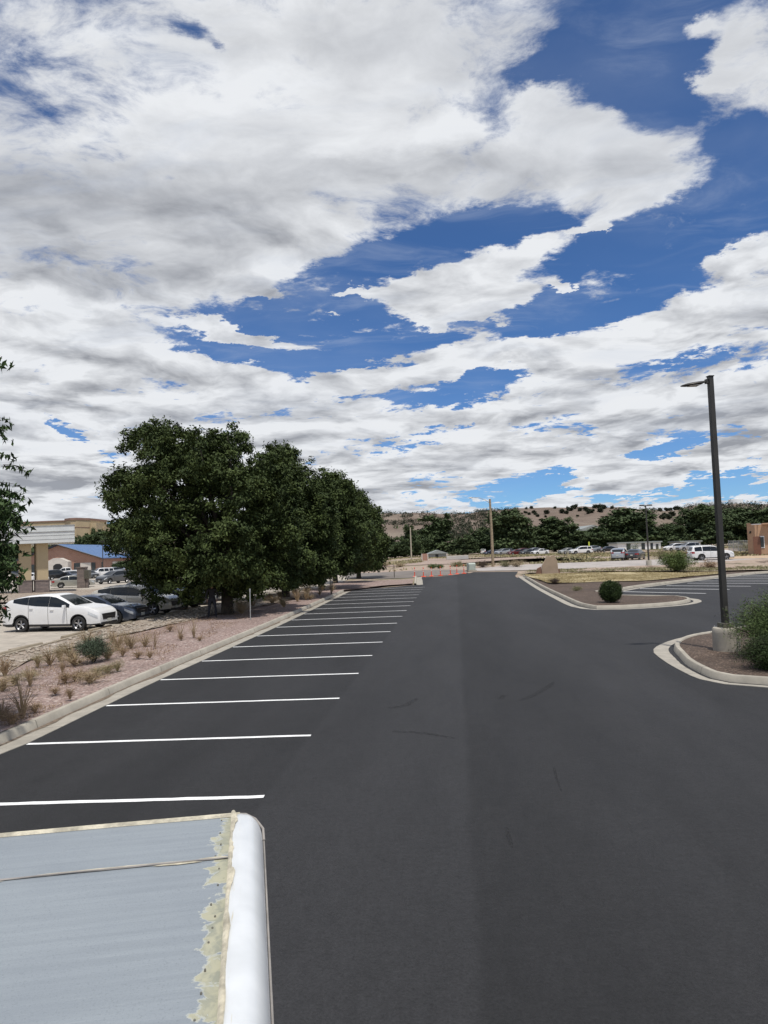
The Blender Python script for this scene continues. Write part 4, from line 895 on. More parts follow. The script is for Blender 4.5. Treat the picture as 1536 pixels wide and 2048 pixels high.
for (x0, x1) in ((ax_, ex), (ax_, lx)): b.tube([(x0, Db-oh-.05, az-.1), (x1, Db-oh-.05, ez-.1)], .17, 6)
b.build('rake_trim', MT['dark'], rf)
b = MB(); b.box((ex-.9, Db+20, ez+1.6), (9, 5, .9)); b.build('roof_unit', MT['pwall'], rf)
# pale arched porch
px0, px1 = X(99), X(143); zt = Zy(120, 1116)
b = MB(); xm = (px0+px1)/2; b.prism([(px0, 0), (px1, 0), (px1, zt-1.0), (xm+.8, zt), (xm-.8, zt), (px0, zt-1.0)], Db-2.2, Db-.02, axis='Y'); po = b.build('porch', MT['pwall'], hb)
b = MB(); xa, xb = X(114), X(132); zd = Zy(120, 1127.5); b.prism([(xa, 0), (xb, 0), (xb, zd-.5), (xb-.7, zd), (xa+.7, zd), (xa, zd-.5)], Db-2.26, Db-2.21, axis='Y'); b.build('doorway', MT['dark'], po)
zw = Zy(170, 1125.5)
for (u, v, m_, nm) in ((148, 160, 'wglass', 'window'), (161, 182, 'pwall', 'wall_panel'), (183, 191, 'wglass', 'window'), (203, 206, 'wglass', 'window'), (60, 72, 'wglass', 'window'), (74, 92, 'pwall', 'wall_panel')):
    b = MB(); b.box(((X(u)+X(v))/2, Db-.06, zw/2), (X(v)-X(u), .1, zw)); b.build(nm, MT[m_], hb)
for k, (yy, ww, m_, nm) in enumerate(((12, 7, 'pwall', 'wall_panel'), (22, 5, 'wglass', 'window'), (32, 7, 'pwall', 'wall_panel'), (42, 5, 'wglass', 'window'))):
    b = MB(); b.box((ex-.75, Db+yy, zw/2), (.12, ww, zw)); b.build(nm, MT[m_], hb)
# big tan block on the rise behind
Dt = 400; XX = lambda px: atD(px, 1060, Dt).x; ZZ = lambda px, py: atD(px, py, Dt).z
tb = empty('tan_building', (0, 0, 0), 0, 'large windowless tan block with a brown parapet rising behind the white canopy', 'building')
b = MB(); b.box(((XX(30)+XX(128))/2, Dt+20, ZZ(100, 1043)/2), (XX(128)-XX(30), 34, ZZ(100, 1043)))
zt = ZZ(150, 1040.5); b.prism([(XX(127), Dt+2), (XX(146), Dt-3), (XX(157), Dt-3), (XX(172), Dt+5), (XX(172), Dt+30), (XX(127), Dt+30)], 0, zt); b.box((XX(176.5), Dt+18, ZZ(176, 1045)/2), (4.4, 24, ZZ(176, 1045))); b.box((XX(181), Dt+25, ZZ(180, 1052.5)/2), (3.4, 20, ZZ(180, 1052.5)))
b.build('wall', MT['tanfar'], tb)
b = MB(); b.prism([(XX(126.5), Dt+1.6), (XX(146), Dt-3.4), (XX(157), Dt-3.4), (XX(172.5), Dt+4.6), (XX(172.5), Dt+30.4), (XX(126.5), Dt+30.4)], zt, zt+1.2)
b.box(((XX(30)+XX(126))/2, Dt+20, ZZ(100, 1043)+.3), (XX(126)-XX(30), 34.8, .6)); b.prism([(XX(127)-.1, Dt+1.8), (XX(146), Dt-3.2), (XX(157), Dt-3.2), (XX(172)+.1, Dt+4.8), (XX(172), Dt+5), (XX(157), Dt-3), (XX(146), Dt-3), (XX(127), Dt+2)], zt-4.2, zt-3.9)
b.build('parapet', MT['tanfar2'], tb)
# adobe building at the right edge
pr = at(1512, 1111); ab = empty('adobe_building', (0, 0, 0), 0, 'small tan adobe building with brown door and narrow window at the right edge', 'building')
Y0 = pr.y; sx = lambda px: atD(px, 1100, Y0).x; sz = lambda px, py: atD(px, py, Y0).z
b = MB(); zT = sz(1500, 1050)
def sxy(px, y): return atD(px, 1100, y).x
x0 = sxy(1496.5, Y0+2); x1 = sx(1512)+16; xk = sxy(1498.5, Y0+12)
b.prism([(x0, Y0+2), (sx(1512), Y0), (x1, Y0-2.0), (x1, Y0+12), (xk, Y0+12)], .3, zT); wl = b.build('wall', MT['adobe'], ab)
xm = sxy(1504, Y0+1); b = MB(); b.prism([(x0-.03, Y0+1.98), (xm, Y0+.98), (sxy(1504, Y0+12.03), Y0+12.03), (xk-.03, Y0+12.03)], zT+.001, zT+.28); b.build('parapet', MT['adobe'], wl)
b = MB(); b.prism([(sx(1520), Y0-1.03), (x1+.03, Y0-2.03), (x1+.03, Y0+12.03), (sxy(1520, Y0+12.03), Y0+12.03)], zT+.001, zT+.18); b.build('parapet', MT['adobe'], wl)
b = MB(); b.prism([(xm+.1, Y0+.98), (sx(1519), Y0-.85), (sx(1519), Y0+.4), (xm+.3, Y0+2.2)], zT+.002, zT+.13); b.build('parapet_cap', MT['white'], wl)
dirw = Vector((x1-sx(1512), -2.0)).normalized(); rzw = math.atan2(dirw.y, dirw.x)
def onwall(px, py0, py1, w, m_, nm, off=.04, th=.08):
    x = sx(px); y = Y0 + (x-sx(1512))*dirw.y/dirw.x; z0, z1 = sz(px, py0), sz(px, py1); z0 = max(z0, .5)
    b = MB(); b.box((x-dirw.y*-off*0, y-off, (z0+z1)/2), (w, th, z1-z0), rzw); return b.build(nm, MT[m_], ab)
# corner plane facing left-forward carries the door
xd = sx(1513.5); 
onwall(1514.5, 1111, 1073, .95, 'door', 'door')
wf = onwall(1524, 1096, 1072, .62, 'white', 'window', .03)
b = MB(); x = sx(1524); y = Y0+(x-sx(1512))*dirw.y/dirw.x; b.box((x, y-.09, (sz(1524, 1095)+sz(1524, 1073))/2), (.42, .05, sz(1524, 1074)-sz(1524, 1094)), rzw); b.build('pane', MT['wglass'], wf)
b = MB(); xl_ = sxy(1502, Y0+1.2); yl = Y0+1.3; b.box((xl_, yl-.25, sz(1501, 1064)), (.22, .22, .22)); b.box((xl_, yl-.05, sz(1501, 1066)), (.1, .35, .1)); b.build('wall_lamp', MT['steel'], ab)
p = at(1500, 1112.5); 
poly_sheet('concrete_road', P2((1468, 1113.5), (1536, 1111), (1536, 1117), (1440, 1118.5)) + [], MT['tan'], .045, 4)
# white low buildings behind the right-hand trees
def simple_house(name, label, px0, px1, ytop, D, wallm, roofm, posts=(), gable=False, depth=8):
    t = empty(name, (0, 0, 0), 0, label, 'building'); x0, x1 = atD(px0, 1095, D).x, atD(px1, 1095, D).x; z1 = atD((px0+px1)/2, ytop, D).z; g = .5
    b = MB(); b.box(((x0+x1)/2, D+depth/2, (z1+g)/2-.3), (x1-x0, depth, z1-g+.6-.5)); w = b.build('wall', wallm, t)
    b = MB()
    if gable: b.prism([(x0-.5, z1-.3), (x1+.5, z1-.3), ((x0+x1)/2, z1+(x1-x0)*.14)], D-.5, D+depth+.5, axis='Y')
    else: b.box(((x0+x1)/2, D+depth/2, z1-.1), (x1-x0+.7, depth+.7, .35))
    b.build('roof', roofm, t)
    for (u, v, yt, yb) in posts:
        b = MB(); xa, xb = atD(u, 1095, D).x, atD(v, 1095, D).x; za, zb2 = atD(u, yb, D).z, atD(u, yt, D).z; b.box(((xa+xb)/2, D-.04, (za+zb2)/2), (xb-xa, .08, zb2-za)); b.build('window', MT['wglass'], w)
    return t
simple_house('white_house', 'white building with dark openings seen under the trees left of the green bush', 1236, 1322, 1084, 195, MT['white'], MT['greyroof'], [(1253,1261,1087,1104),(1283,1290,1085,1104),(1301,1306,1086,1104),(1312,1317,1088,1104)])
simple_house('white_house', 'long pale building in the shade above the large white suv', 1362, 1402, 1082, 200, MT['pwall'], MT['greyroof'], [(1372,1378,1086,1094),(1386,1392,1086,1094)])
simple_house('metal_shed', 'low grey metal shed behind the brick sign post left of centre', 858, 893, 1105, 190, MT['greyroof'], MT['greyroof'], [(870,876,1109,1116)], True)
simple_house('white_roof_house', 'house with a bright white roof glimpsed between the tree crowns', 1046, 1082, 1066, 235, MT['pwall'], MT['white'], [(1060,1064,1070,1078)], True, 14)
simple_house('grey_roof_hall', 'wide hall with a dull grey roof in front of the bare hill', 1152, 1226, 1060, 300, MT['pwall'], MT['greyroof'], [(1180,1186,1066,1075)], True, 30)
# brick sign post and play structure, left of centre
p = at(850, 1121.5); t = empty('gate_pillar', p, 0, 'short pinkish brick pillar framed in pale stone at the edge of the dirt track', 'pillar')
b = MB(); k = p.y/FPX; b.box((0, 0, 7*k), (10*k, 5*k, 14*k)); b.build('shaft', MT['brick'], t); b = MB(); b.box((-5.8*k, 0, 7*k), (1.6*k, 6*k, 14.4*k)); b.box((5.8*k, 0, 7*k), (1.6*k, 6*k, 14.4*k)); b.build('frame', MT['pwall'], t)
p = at(835, 1113); t = empty('pipe_rail', p, 0, 'long pale pipe rail with end post beyond the green weeds', 'rail'); k = p.y/FPX
b = MB(); b.tube([(-33*k, 0, 8*k), (26*k, 0, 8*k)], .8*k, 6); b.build('rail', MT['galv'], t)
for x in (-33, -14, 5, 26): b = MB(); b.tube([(x*k, 0, -1), (x*k, 0, 8*k)], .7*k, 6); b.build('post', MT['galv'], t)
p = at(797, 1112); t = empty('play_house', p, 0, 'small white peaked play house and turquoise shade at the left of the pipe rail', 'play house'); k = p.y/FPX
b = MB(); b.box((0, 0, 3*k), (4.5*k, 4*k, 6*k)); b.prism([(-3.4*k, 6*k), (3.4*k, 6*k), (0, 9.5*k)], -2.4*k, 2.4*k, axis='Y'); b.build('hut', MT['white'], t)
b = MB(); b.box((-17*k, 0, 12*k), (10*k, 5*k, 1.2*k)); b.build('shade', mat('turquoise', (.12, .36, .38), .6), t); b = MB(); b.box((-17*k, 0, 6*k), (6*k, 4*k, 5*k)); b.build('slide', MT['brick'], t)
for x in (-21, -13): b = MB(); b.tube([(x*k, 0, 0), (x*k, 0, 12*k)], .5*k, 5); b.build('post', MT['galv'], t)
# yellow sign far right of centre
p = at(1179, 1106); t = empty('road_sign', p, 0, 'small narrow yellow green sign above the long white suv', 'sign'); k = p.y/FPX
b = MB(); b.box((0, 0, 17*k), (2.6*k, .05, 11*k)); b.build('panel', MT['yellow'], t); b = MB(); b.tube([(0, .08, -.2), (0, .08, 22*k)], .06, 6); b.build('post', MT['galv'], t)
# chain-link fence behind the large suv
p0, p1 = at(1458, 1103.5), at(1500, 1103.5); t = empty('chain_link_fence', (0, 0, 0), 0, 'grey chain link fence between the large white suv and the adobe building', 'fence')
p1 = p1 + (p1-p0)*.2; b = MB(); b2 = MB(); nn = 90; H_ = 1.9
for i in range(nn+1):
    a = p0.lerp(p1, i/nn); e = p0.lerp(p1, min(1, (i+8)/nn)); e2 = p0.lerp(p1, max(0, (i-8)/nn)); b.tube([a, Vector((e.x, e.y, a.z+H_))], .008, 3, caps=False); b.tube([a, Vector((e2.x, e2.y, a.z+H_))], .008, 3, caps=False)
b.build('mesh', MT['mesh'], t)
for i in range(6): a = p0.lerp(p1, i/5); bb = MB(); bb.tube([a, a+Vector((0, 0, H_+.1))], .05, 6); bb.build('post', MT['galv'], t)
bb = MB(); bb.tube([p0+Vector((0, 0, H_)), p1+Vector((0, 0, H_))], .035, 6); bb.build('top_rail', MT['galv'], t)
# water tank on the ridge
D_ = 790; a = atD(1458, 1008, D_); c = atD(1485, 999, D_); r_ = (c.x-a.x)/2
t = MB().lathe([(r_, -14), (r_, c.z-a.z), (r_*.95, c.z-a.z+.6), (0, c.z-a.z+1.6)], n=32).build('water_tank', MT['tank'], smooth=True); t.location = ((a.x+c.x)/2, D_, a.z); tag(t, 'pale round water tank standing on the ridge at the far right', 'water tank')
# block wall and low rubble left of centre
p = at(905, 1119.5); k = p.y/FPX; b = MB(); b.box((0, 0, 4*k), (44*k, 2*k, 8*k)); b.box((-21*k, 0, 6*k), (2*k, 3*k, 12*k)); o = b.build('low_wall', MT['pwall'], bevel=.05); o.location = p+Vector((10*k, 0, 0)); tag(o, 'low pale wall with a taller end post under the dark round tree', 'wall')

# ------------------------------------------------------------------ hills
ridge_px = [(-700,1062),(0,1066),(400,1058),(640,1046),(700,1038),(752,1031),(775,1028),(800,1030),(830,1027),(870,1030),(905,1031),(940,1029),(965,1025),(1000,1021),(1040,1019.5),(1100,1017.5),(1170,1017.5),(1240,1016.5),(1300,1020),(1340,1021),(1360,1017),(1395,1013),(1440,1011),(1470,1008.5),(1495,1009),(1536,1011),(1700,1014),(2400,1030)]
rd = []
for px, py in ridge_px:
    d = ray(px, py); rd.append((math.atan2(d.x, d.y), CH + 800*d.z/math.hypot(d.x, d.y)))
def ridge_h(az): return interp(az, rd)
def hill_h(az, r_):
    x, y = r_*math.sin(az), r_*math.cos(az); q = sm(330, 800, r_)**1.1
    h = ridge_h(az)*q
    v = Vector((x*.006, y*.006, 0)); g = abs(mnoise.noise(Vector((az*22, r_*.004, 2)))) 
    h += (mnoise.fractal(v*2.2, 1.0, 2.0, 4)*5*q*(1-.75*sm(700, 800, r_)) - g*16*q*(1-q)*2.2)
    return h - 1.5*(1-sm(260, 350, r_))
azs = np.linspace(R(-62), R(52), 330); rs = list(np.linspace(260, 700, 56)) + list(np.linspace(708, 830, 16)) + [900, 1100, 1600, 3000]
vs = [(r_*math.sin(a), r_*math.cos(a), hill_h(a, min(r_, 830)) - max(0, (r_-830))*.004) for r_ in rs for a in azs]
na = len(azs); b = MB(); b.add(vs, [(j*na+i, j*na+i+1, (j+1)*na+i+1, (j+1)*na+i) for j in range(len(rs)-1) for i in range(na-1)])
b.build('hills', MT['hill'], smooth=True, recalc=False, kind='structure')

# ------------------------------------------------------------------ foliage
def leaf_mesh(name, C, L, Wd, m, droop=.35, jit=.35, out=None):
    """many small leaf blades at the given points"""
    C = np.asarray(C, float); n = len(C); nr = RNG.normal(size=(n, 3)); nr[:, 2] += .9
    if out is not None: nr += out*.8
    nr /= np.linalg.norm(nr, axis=1)[:, None]
    t = RNG.normal(size=(n, 3)); t[:, 2] -= droop; t -= nr*(t*nr).sum(1)[:, None]; t /= np.linalg.norm(t, axis=1)[:, None]
    s_ = np.cross(nr, t); l = (L*(1+jit*RNG.uniform(-1, 1, n)))[:, None]; w = (Wd*(1+jit*RNG.uniform(-1, 1, n)))[:, None]
    V = np.empty((n, 4, 3)); V[:, 0] = C-t*l*.5; V[:, 1] = C+s_*w*.5+nr*w*.12; V[:, 2] = C+t*l*.5-np.array([0, 0, 1])*l*.10; V[:, 3] = C-s_*w*.5+nr*w*.12
    me = bpy.data.meshes.new(name); me.vertices.add(n*4); me.vertices.foreach_set('co', V.reshape(-1)); me.loops.add(n*4); me.loops.foreach_set('vertex_index', np.arange(n*4, dtype=np.int32))
    me.polygons.add(n); me.polygons.foreach_set('loop_start', np.arange(0, n*4, 4, dtype=np.int32)); me.polygons.foreach_set('loop_total', np.full(n, 4, np.int32)); me.update(calc_edges=True); me.materials.append(m); return me
def cluster_points(lobes, nc, nl, cr_, shell=.55, low=None):
    """leaf positions: twig clusters through the outer part of every lobe"""
    lobes = np.array(lobes, float); vol = (lobes[:, 3]*lobes[:, 4]*lobes[:, 5])**(2/3); k = RNG.choice(len(lobes), nc, p=vol/vol.sum())
    d = RNG.normal(size=(nc, 3)); d /= np.linalg.norm(d, axis=1)[:, None]; r_ = shell+(1.04-shell)*RNG.uniform(0, 1, nc)**.8
    c = lobes[k, :3]+d*lobes[k, 3:6]*r_[:, None]
    if low is not None: c = c[c[:, 2] > low]
    m_ = len(c); sz = cr_*(RNG.uniform(.55, 1.35, m_)); cluster_points.out = np.repeat(d[:m_] if low is None else d[(lobes[k, 2]+d[:, 2]*lobes[k, 5]*r_) > low], nl, 0); P_ = np.repeat(c, nl, 0) + RNG.normal(size=(m_*nl, 3))*np.repeat(sz, nl)[:, None]*np.array([.55, .55, .42]); return P_, c
def billow(lobes, k=7, q=.40, seed=1):
    r_ = np.random.default_rng(seed); out = []
    for l in lobes:
        l = list(l); out.append(l[:3]+[a*.80 for a in l[3:6]])
        for _ in range(k):
            d = r_.normal(size=3); d[2] += .25; d /= np.linalg.norm(d); s_ = r_.uniform(.7, 1.2)*q; out.append([l[0]+d[0]*l[3]*.72, l[1]+d[1]*l[4]*.72, l[2]+d[2]*l[5]*.72, l[3]*s_, l[4]*s_, l[5]*s_])
    return out
def add_obj(name, me, parent=None):
    o = bpy.data.objects.new(name, me); COL.objects.link(o); o.parent = parent; return o
def limbs(b, base, tips, r0_, rise=.35):
    for tp in tips:
        tp = Vector(tp); fork = base.lerp(tp, .28); fork.z = base.z + (tp.z-base.z)*rise
        mid = fork.lerp(tp, .5)+Vector((random.uniform(-.3, .3), random.uniform(-.3, .3), random.uniform(.1, .4))); b.tube([base, fork, mid, tp], [r0_, r0_*.7, r0_*.42, r0_*.12], 7)
def tree(label, base, lobes, leafm, nc, nl, cr_, L, Wd, trunk_r, name='ash_tree', group=None, low=None, barkm='bark', shell=.5, fork_h=1.6, lean=(0, 0), bil=True):
    """lobes in world metres relative to the base"""
    t = empty(name, base, 0, label, 'tree', group)
    tips_l = lobes; lobes = billow(lobes) if bil else lobes
    P_, c = cluster_points(lobes, nc, nl, cr_, shell, low); me = leaf_mesh('crown', P_, L, Wd, leafm, out=cluster_points.out*1.1); lobes = tips_l; add_obj('crown', me, t)
    b = MB(); f = Vector((lean[0], lean[1], fork_h)); b.tube([(0, 0, -.2), (0, 0, .1), (f.x*.5, f.y*.5, fork_h*.5), f], [trunk_r*1.45, trunk_r*1.1, trunk_r*.95, trunk_r*.9], 14)
    tips = [(l[0], l[1], l[2]+l[5]*.3) for l in lobes][:16]; limbs(b, f, tips, trunk_r*.55); b.build('trunk', MT[barkm], t, smooth=True); return t
def lobes_px(base, D, lst, dep=(0,)):
    out = []
    for (cx, cy, rx, ry, *dd) in lst:
        k = D/FPX; p = atD(cx, cy, D)
        for dz in (dd or dep): out.append((p.x-base.x+dz*p.x/D, p.y+dz-base.y, p.z-base.z, rx*k, max(rx, ry)*k*.9, ry*k))
    return out
def rot_copy(src, loc, rz, s_, label, sz=1.0, group=None):
    o = copy_tree(src); o.location = loc; o.rotation_euler[2] = rz; o.scale = (s_, s_, sz); o['label'] = label
    if group: o['group'] = group
    return o
GT = 'ash trees in a row beside the left stalls'
B1 = at(455, 1229, .1)
L1 = lobes_px(B1, 38.2, [(292,885,48,42,-1,1.5),(335,905,60,50,-2,1),(455,880,58,38,0,2),(400,925,80,60,-2.5,0,2.5),(250,985,42,52,-1,1.5),(320,1000,85,75,-3,0,3),(460,985,85,75,-3.2,0,3),(545,930,45,42,0,2),
   (255,1075,48,42,-1,1.5),(340,1090,85,60,-3.3,0,2.5),(460,1090,90,62,-3.6,0,3),(560,1040,60,80,-1.5,1.5),(300,1145,52,42,-2,1),(400,1150,70,38,-3,0,2),(380,1185,24,24,-2.5),(318,1178,36,24,-2),(500,1150,75,36,-2.5,1),(575,1120,50,50,-1,1.5),(440,1150,50,45,-1)])
tree('big dark green ash tree with crown hanging low over the parked beige crossover', B1, L1, MT['leaf'], 2600, 72, .30, .19, .085, .30, group=GT, low=.75, shell=.66, fork_h=2.0)
B2 = Vector((-6.9, 48.6, .1))
L2_ = lobes_px(B2, 48.6, [(560,925,45,38,0,2),(600,975,50,52,-2,1.5),(520,980,60,60,0),(640,1040,42,62,-1.5,1.5),(590,1060,60,60,-2.5,1),(560,1120,60,50,-2,1),(625,1125,50,42,-2,1.2),(585,1160,45,20,-1.5),(640,1085,30,50,-.5),(520,1090,55,60,-2.5),(535,1030,50,60,-3),(545,1150,50,28,-3,-1),(610,1165,50,18,-1.5),(500,1165,40,22,-4)])
tree('second ash tree of the left row with sunlit yellow green leaves on its right side', B2, L2_, MT['leaf'], 2000, 60, .31, .20, .09, .27, group=GT, low=.9, shell=.66)
B3 = at(643, 1180, .1)
L3 = lobes_px(B3, 59, [(650,975,36,34,0,2),(690,1000,32,40,-1.5,1.5),(640,1010,45,50,-1),(700,1060,38,50,-2,1),(650,1080,50,60,-2,1.5),(690,1110,40,45,-2,1),(655,1135,48,26,-2,1.2)])
tree('third ash tree of the left row, trunk just visible beyond the kerb bushes', B3, L3, MT['leaf'], 1200, 42, .36, .25, .11, .25, group=GT, low=1.0, shell=.66)
B4 = Vector((-5.0, 69.5, .1))
L4 = lobes_px(B4, 69.5, [(680,985,28,34,0,2),(712,1015,30,38,-1.5,1.5),(725,1060,32,45,-2,1),(690,1060,36,55,-1),(715,1105,38,40,-2,1.5),(735,1095,26,40,0),(700,1130,40,24,-1)])
tree('fourth ash tree of the left row, dark crown down to the gravel', B4, L4, MT['leaf'], 1000, 38, .38, .27, .12, .25, group=GT, low=1.0, shell=.66)
B5 = Vector((-3.1, 80, .1))
L5 = lobes_px(B5, 80, [(722,1010,18,22,0),(745,1040,20,26,-1.5,1.5),(752,1075,22,38,-2,1),(735,1085,28,42,0),(748,1112,24,36,-2,1),(725,1130,28,22,0)])
tree('last ash tree at the right end of the left row', B5, L5, MT['leaf'], 800, 36, .38, .28, .13, .25, group=GT, low=.9, shell=.66)
# near tree at the left edge, only its outer twigs are in view
BN = Vector((-9.6, 12.2, .1))
LN = [(0, 0, 4.2, 2.3, 2.3, 2.2), (1.42, .2, 4.0, 1.3, 1.4, .75), (1.5, -.1, 3.15, 1.25, 1.3, .9), (1.15, .1, 2.35, 1.15, 1.2, .7), (1.98, .1, 6.8, .62, .5, .28), (.2, -1.2, 5.0, 2.0, 1.5, 1.8), (.3, 1.3, 5.2, 1.9, 1.6, 1.8), (-1.6, 0, 4.4, 2, 2, 2), (0.0, 0, 6.6, 1.75, 1.7, 1.0)]
tn = empty('ash_tree', BN, 0, 'near ash tree at the left edge with long hanging leaves', 'tree')
lb = np.array(LN, float); nt_ = 1750; wts = np.array([.8, 3.4, 3.6, 2.8, .16, 1, 1, 1, .8]); k = RNG.choice(len(lb), nt_, p=wts/wts.sum()); dd = RNG.normal(size=(nt_, 3)); dd /= np.linalg.norm(dd, axis=1)[:, None]; rr_ = .55+.5*RNG.uniform(0, 1, nt_)**.7
cc = lb[k, :3]+dd*lb[k, 3:6]*rr_[:, None]; pts = []; tw = MB()
rnd = random.Random(3)
for c_, d_ in zip(cc, dd):
    if c_[2] < 1.5: continue
    q = Vector(c_); v = Vector((d_[0], d_[1], .15)).normalized()
    twp = [q + v*(.5*i/5) + Vector((0, 0, -.035*i*i/5)) for i in range(6)]
    if rnd.random() < .5: tw.tube(twp, [.007, .006, .005, .004, .003, .002], 4, caps=False)
    for i in range(1, 6):
        for s_ in (-1, 1):
            for _ in range(2): pts.append(twp[i] + Vector((rnd.uniform(-.05, .05), rnd.uniform(-.05, .05), rnd.uniform(-.07, .02))))
add_obj('crown', leaf_mesh('crown', [tuple(p) for p in pts], .155, .052, MT['leafn'], droop=1.2), tn)
tw.tube([(0, 0, -.2), (0, 0, 1), (.05, 0, 2.2)], [.24, .2, .17], 12); limbs(tw, Vector((.05, 0, 2.2)), [l[:3] for l in LN], .11); tw.build('trunk', MT['bark'], tn, smooth=True)

# far trees
def far_proto(seed, leafm, nc=420, nl=34, H_=10., Rr=5., spindly=False, L=.55, narrow=1.0):
    rs_ = random.Random(seed); lob = []
    for i in range(11):
        a = rs_.uniform(0, 6.28); q = rs_.uniform(0, .62)*Rr; z_ = rs_.uniform(.25, .82)*H_; s_ = rs_.uniform(.30, .5)*Rr*(1.15-.5*abs(z_/H_-.45)); lob.append((q*math.cos(a)*narrow, q*math.sin(a)*narrow, z_, s_*narrow, s_*narrow, s_*.85))
    for i in range(6): a = i*1.05; lob.append((.5*Rr*math.cos(a), .5*Rr*math.sin(a), H_*.2, Rr*.36, Rr*.36, H_*.13))
    lob.append((0, 0, H_*.5, Rr*.62*narrow, Rr*.62*narrow, H_*.33)); lob.append((0, 0, H_*.88, Rr*.28, Rr*.28, H_*.11))
    if spindly:
        for i in range(10): a = rs_.uniform(0, 6.28); q = rs_.uniform(.1, .8)*Rr; lob.append((q*math.cos(a), q*math.sin(a), H_*rs_.uniform(.86, 1.02), .28, .28, .9))
    return lob, leafm, nc, nl, L
protos = {}
GFt = 'trees beyond the dirt field'
def far_tree(kind, px, hw, ytop, D, label, group=GFt, ybase=None):
    pbase = atD(px, 1100, D); gx, gy = pbase.x, pbase.y; zb_ = gz(gx, gy) if gy > 60 else 0
    H_ = atD(px, ytop, D).z - zb_; Rr = hw*D/FPX
    if kind not in protos:
        lob, lm, nc, nl, L = {'a': lambda: far_proto(1, MT['leaf2']), 'b': lambda: far_proto(5, MT['leaf2']), 'c': lambda: far_proto(9, MT['leaf2'], spindly=True), 'p': lambda: far_proto(12, MT['leaf3'], 200, 34, spindly=False)}[kind]()
        t = tree(label, (gx, gy, zb_), lob, lm, int(nc*1.3), nl, .60, L, L*.55, .28, name='cottonwood_tree', group=group, low=.9, shell=.35, fork_h=2.2); protos[kind] = t
    else: t = copy_tree(protos[kind]); t.location = (gx, gy, zb_); tag(t, label, 'tree', group)
    t.scale = (Rr/3.7, Rr/3.7, H_/10.6); t.rotation_euler[2] = random.uniform(0, 6.28); return t
FT = [('a',1022,50,1013,218,'tall broad dark tree right of the wooden pole, over the small parked cars'),('c',872,44,1029,232,'dark round tree with bare spindly twigs above its crown, over the low pale wall'),('b',1110,46,1030,224,'broad tree above the long white suv of the far row'),
      ('a',1255,62,1010,222,'largest dark tree behind the slim lamp post'),('b',1405,48,1006,226,'tall tree behind the large white suv'),('a',1482,50,1010,230,'dark tree just right of the tall lamp post'),('b',1545,48,1012,219,'dark tree over the adobe building at the right edge'),
      ('b',1192,36,1052,214,'lower rounded tree left of the slim lamp post'),('b',1345,30,1043,219,'small tree in the dip between the two tallest right-hand trees'),('a',1320,30,1060,219,'low dark tree behind the white building'),
      ('b',965,30,1052,224,'low tree left of the wooden pole'),('a',935,24,1068,214,'small dark tree between the round tree and the pole'),('p',915,26,1078,224,'pale green low tree beside the round dark tree'),('c',822,26,1050,215,'thin loose willow at the pale pole'),('p',790,34,1082,219,'low bright green tree behind the play house'),
      ('b',1070,36,1060,224,'dark tree below the bright white roof'),('a',1150,32,1058,219,'dark tree in front of the dull grey roof'),('b',1290,40,1040,229,'dark tree just right of the slim lamp post'),('a',1440,40,1030,224,'dark tree hidden partly by the tall lamp post'),('b',1600,50,1015,214,'dark tree outside the right edge'),
      ('b',770,34,1070,230,'low dark tree behind the end of the ash row'),('a',845,26,1066,225,'dark tree directly behind the pale pole'),('b',1005,40,1075,219,'low dark growth behind the navy and grey cars'),('a',1225,40,1062,214,'low dark growth behind the silver crossover')]
for a_ in FT: far_tree(*a_)
GLt = 'trees behind the blue roofed building'
for a_ in [('b',200,30,1056,300,'green tree right of the tan block, behind the blue roof',GLt),('a',240,34,1060,290,'dark tree touching the big ash crown above the blue roof',GLt),('p',150,26,1068,310,'bright green low tree below the tan block',GLt),('b',172,22,1064,330,'dark small tree at the foot of the tan block',GLt),('b',120,24,1070,320,'dark low tree between the canopy and the tan block',GLt),
           ('a',86,24,1086,250,'dark tree behind the canopy columns',GLt),('a',187,9,1050,360,'pointed small tree at the right foot of the tan block',GLt),('b',20,34,1080,240,'dark tree behind the canopy left end',GLt),('a',246,26,1120,140,'bushy small tree at the right end of the brick building',GLt),('b',-30,40,1070,240,'tree outside the left edge',GLt)]: far_tree(*a_)

# junipers on the hills
jme = []
for sd in range(4):
    P_, c = cluster_points([(0, 0, 1.3, 1.5, 1.5, 1.2), (.5, .3, 1.8, 1.0, 1.0, .9), (-.6, -.2, 1.2, 1.0, .9, .9)], 60, 14, .5, .4); jme.append(leaf_mesh('juniper', P_, .6, .4, MT['juniper']))
def hillpt(px, py):
    d = ray(px, py); az = math.atan2(d.x, d.y); h = math.hypot(d.x, d.y)
    for r_ in np.arange(330, 835, 4.0):
        z_ = CH+d.z/h*r_
        if z_ < hill_h(az, r_): return Vector((r_*math.sin(az), r_*math.cos(az), hill_h(az, r_)))
    r_ = 812; return Vector((r_*math.sin(az), r_*math.cos(az), hill_h(az, r_)))
JP = [(1053,1018,1),(1063,1017,1.2),(1051,1026,1),(1058,1029,1),(1068,1026,1.2),(1071,1029,1),(1075,1033,1),(1093,1027,1.5),(1091,1035,.8),(1110,1017,.9),(1124,1026,1.5),(1133,1027,1.3),(1136,1020,1.4),(1142,1021,1.3),(1149,1017.5,1.8),(1160,1021,1.3),(1171,1020,1.4),(1178,1027,1.6),(1184,1026,1.4),(1191,1016,1.6),(1200,1016,1.7),(1207,1017.5,1.6),(1201,1024,1.7),(1155,1033,.8),(1225,1018,1.2),
      (1320,1022,1.4),(1334,1022,1.5),(1341,1020,1.5),(1352,1019,1.6),(1330,1036,1.8),(1337,1038,1.6),(1344,1033,1.8),(1357,1019,1.4),(1325,1037,1.5)]
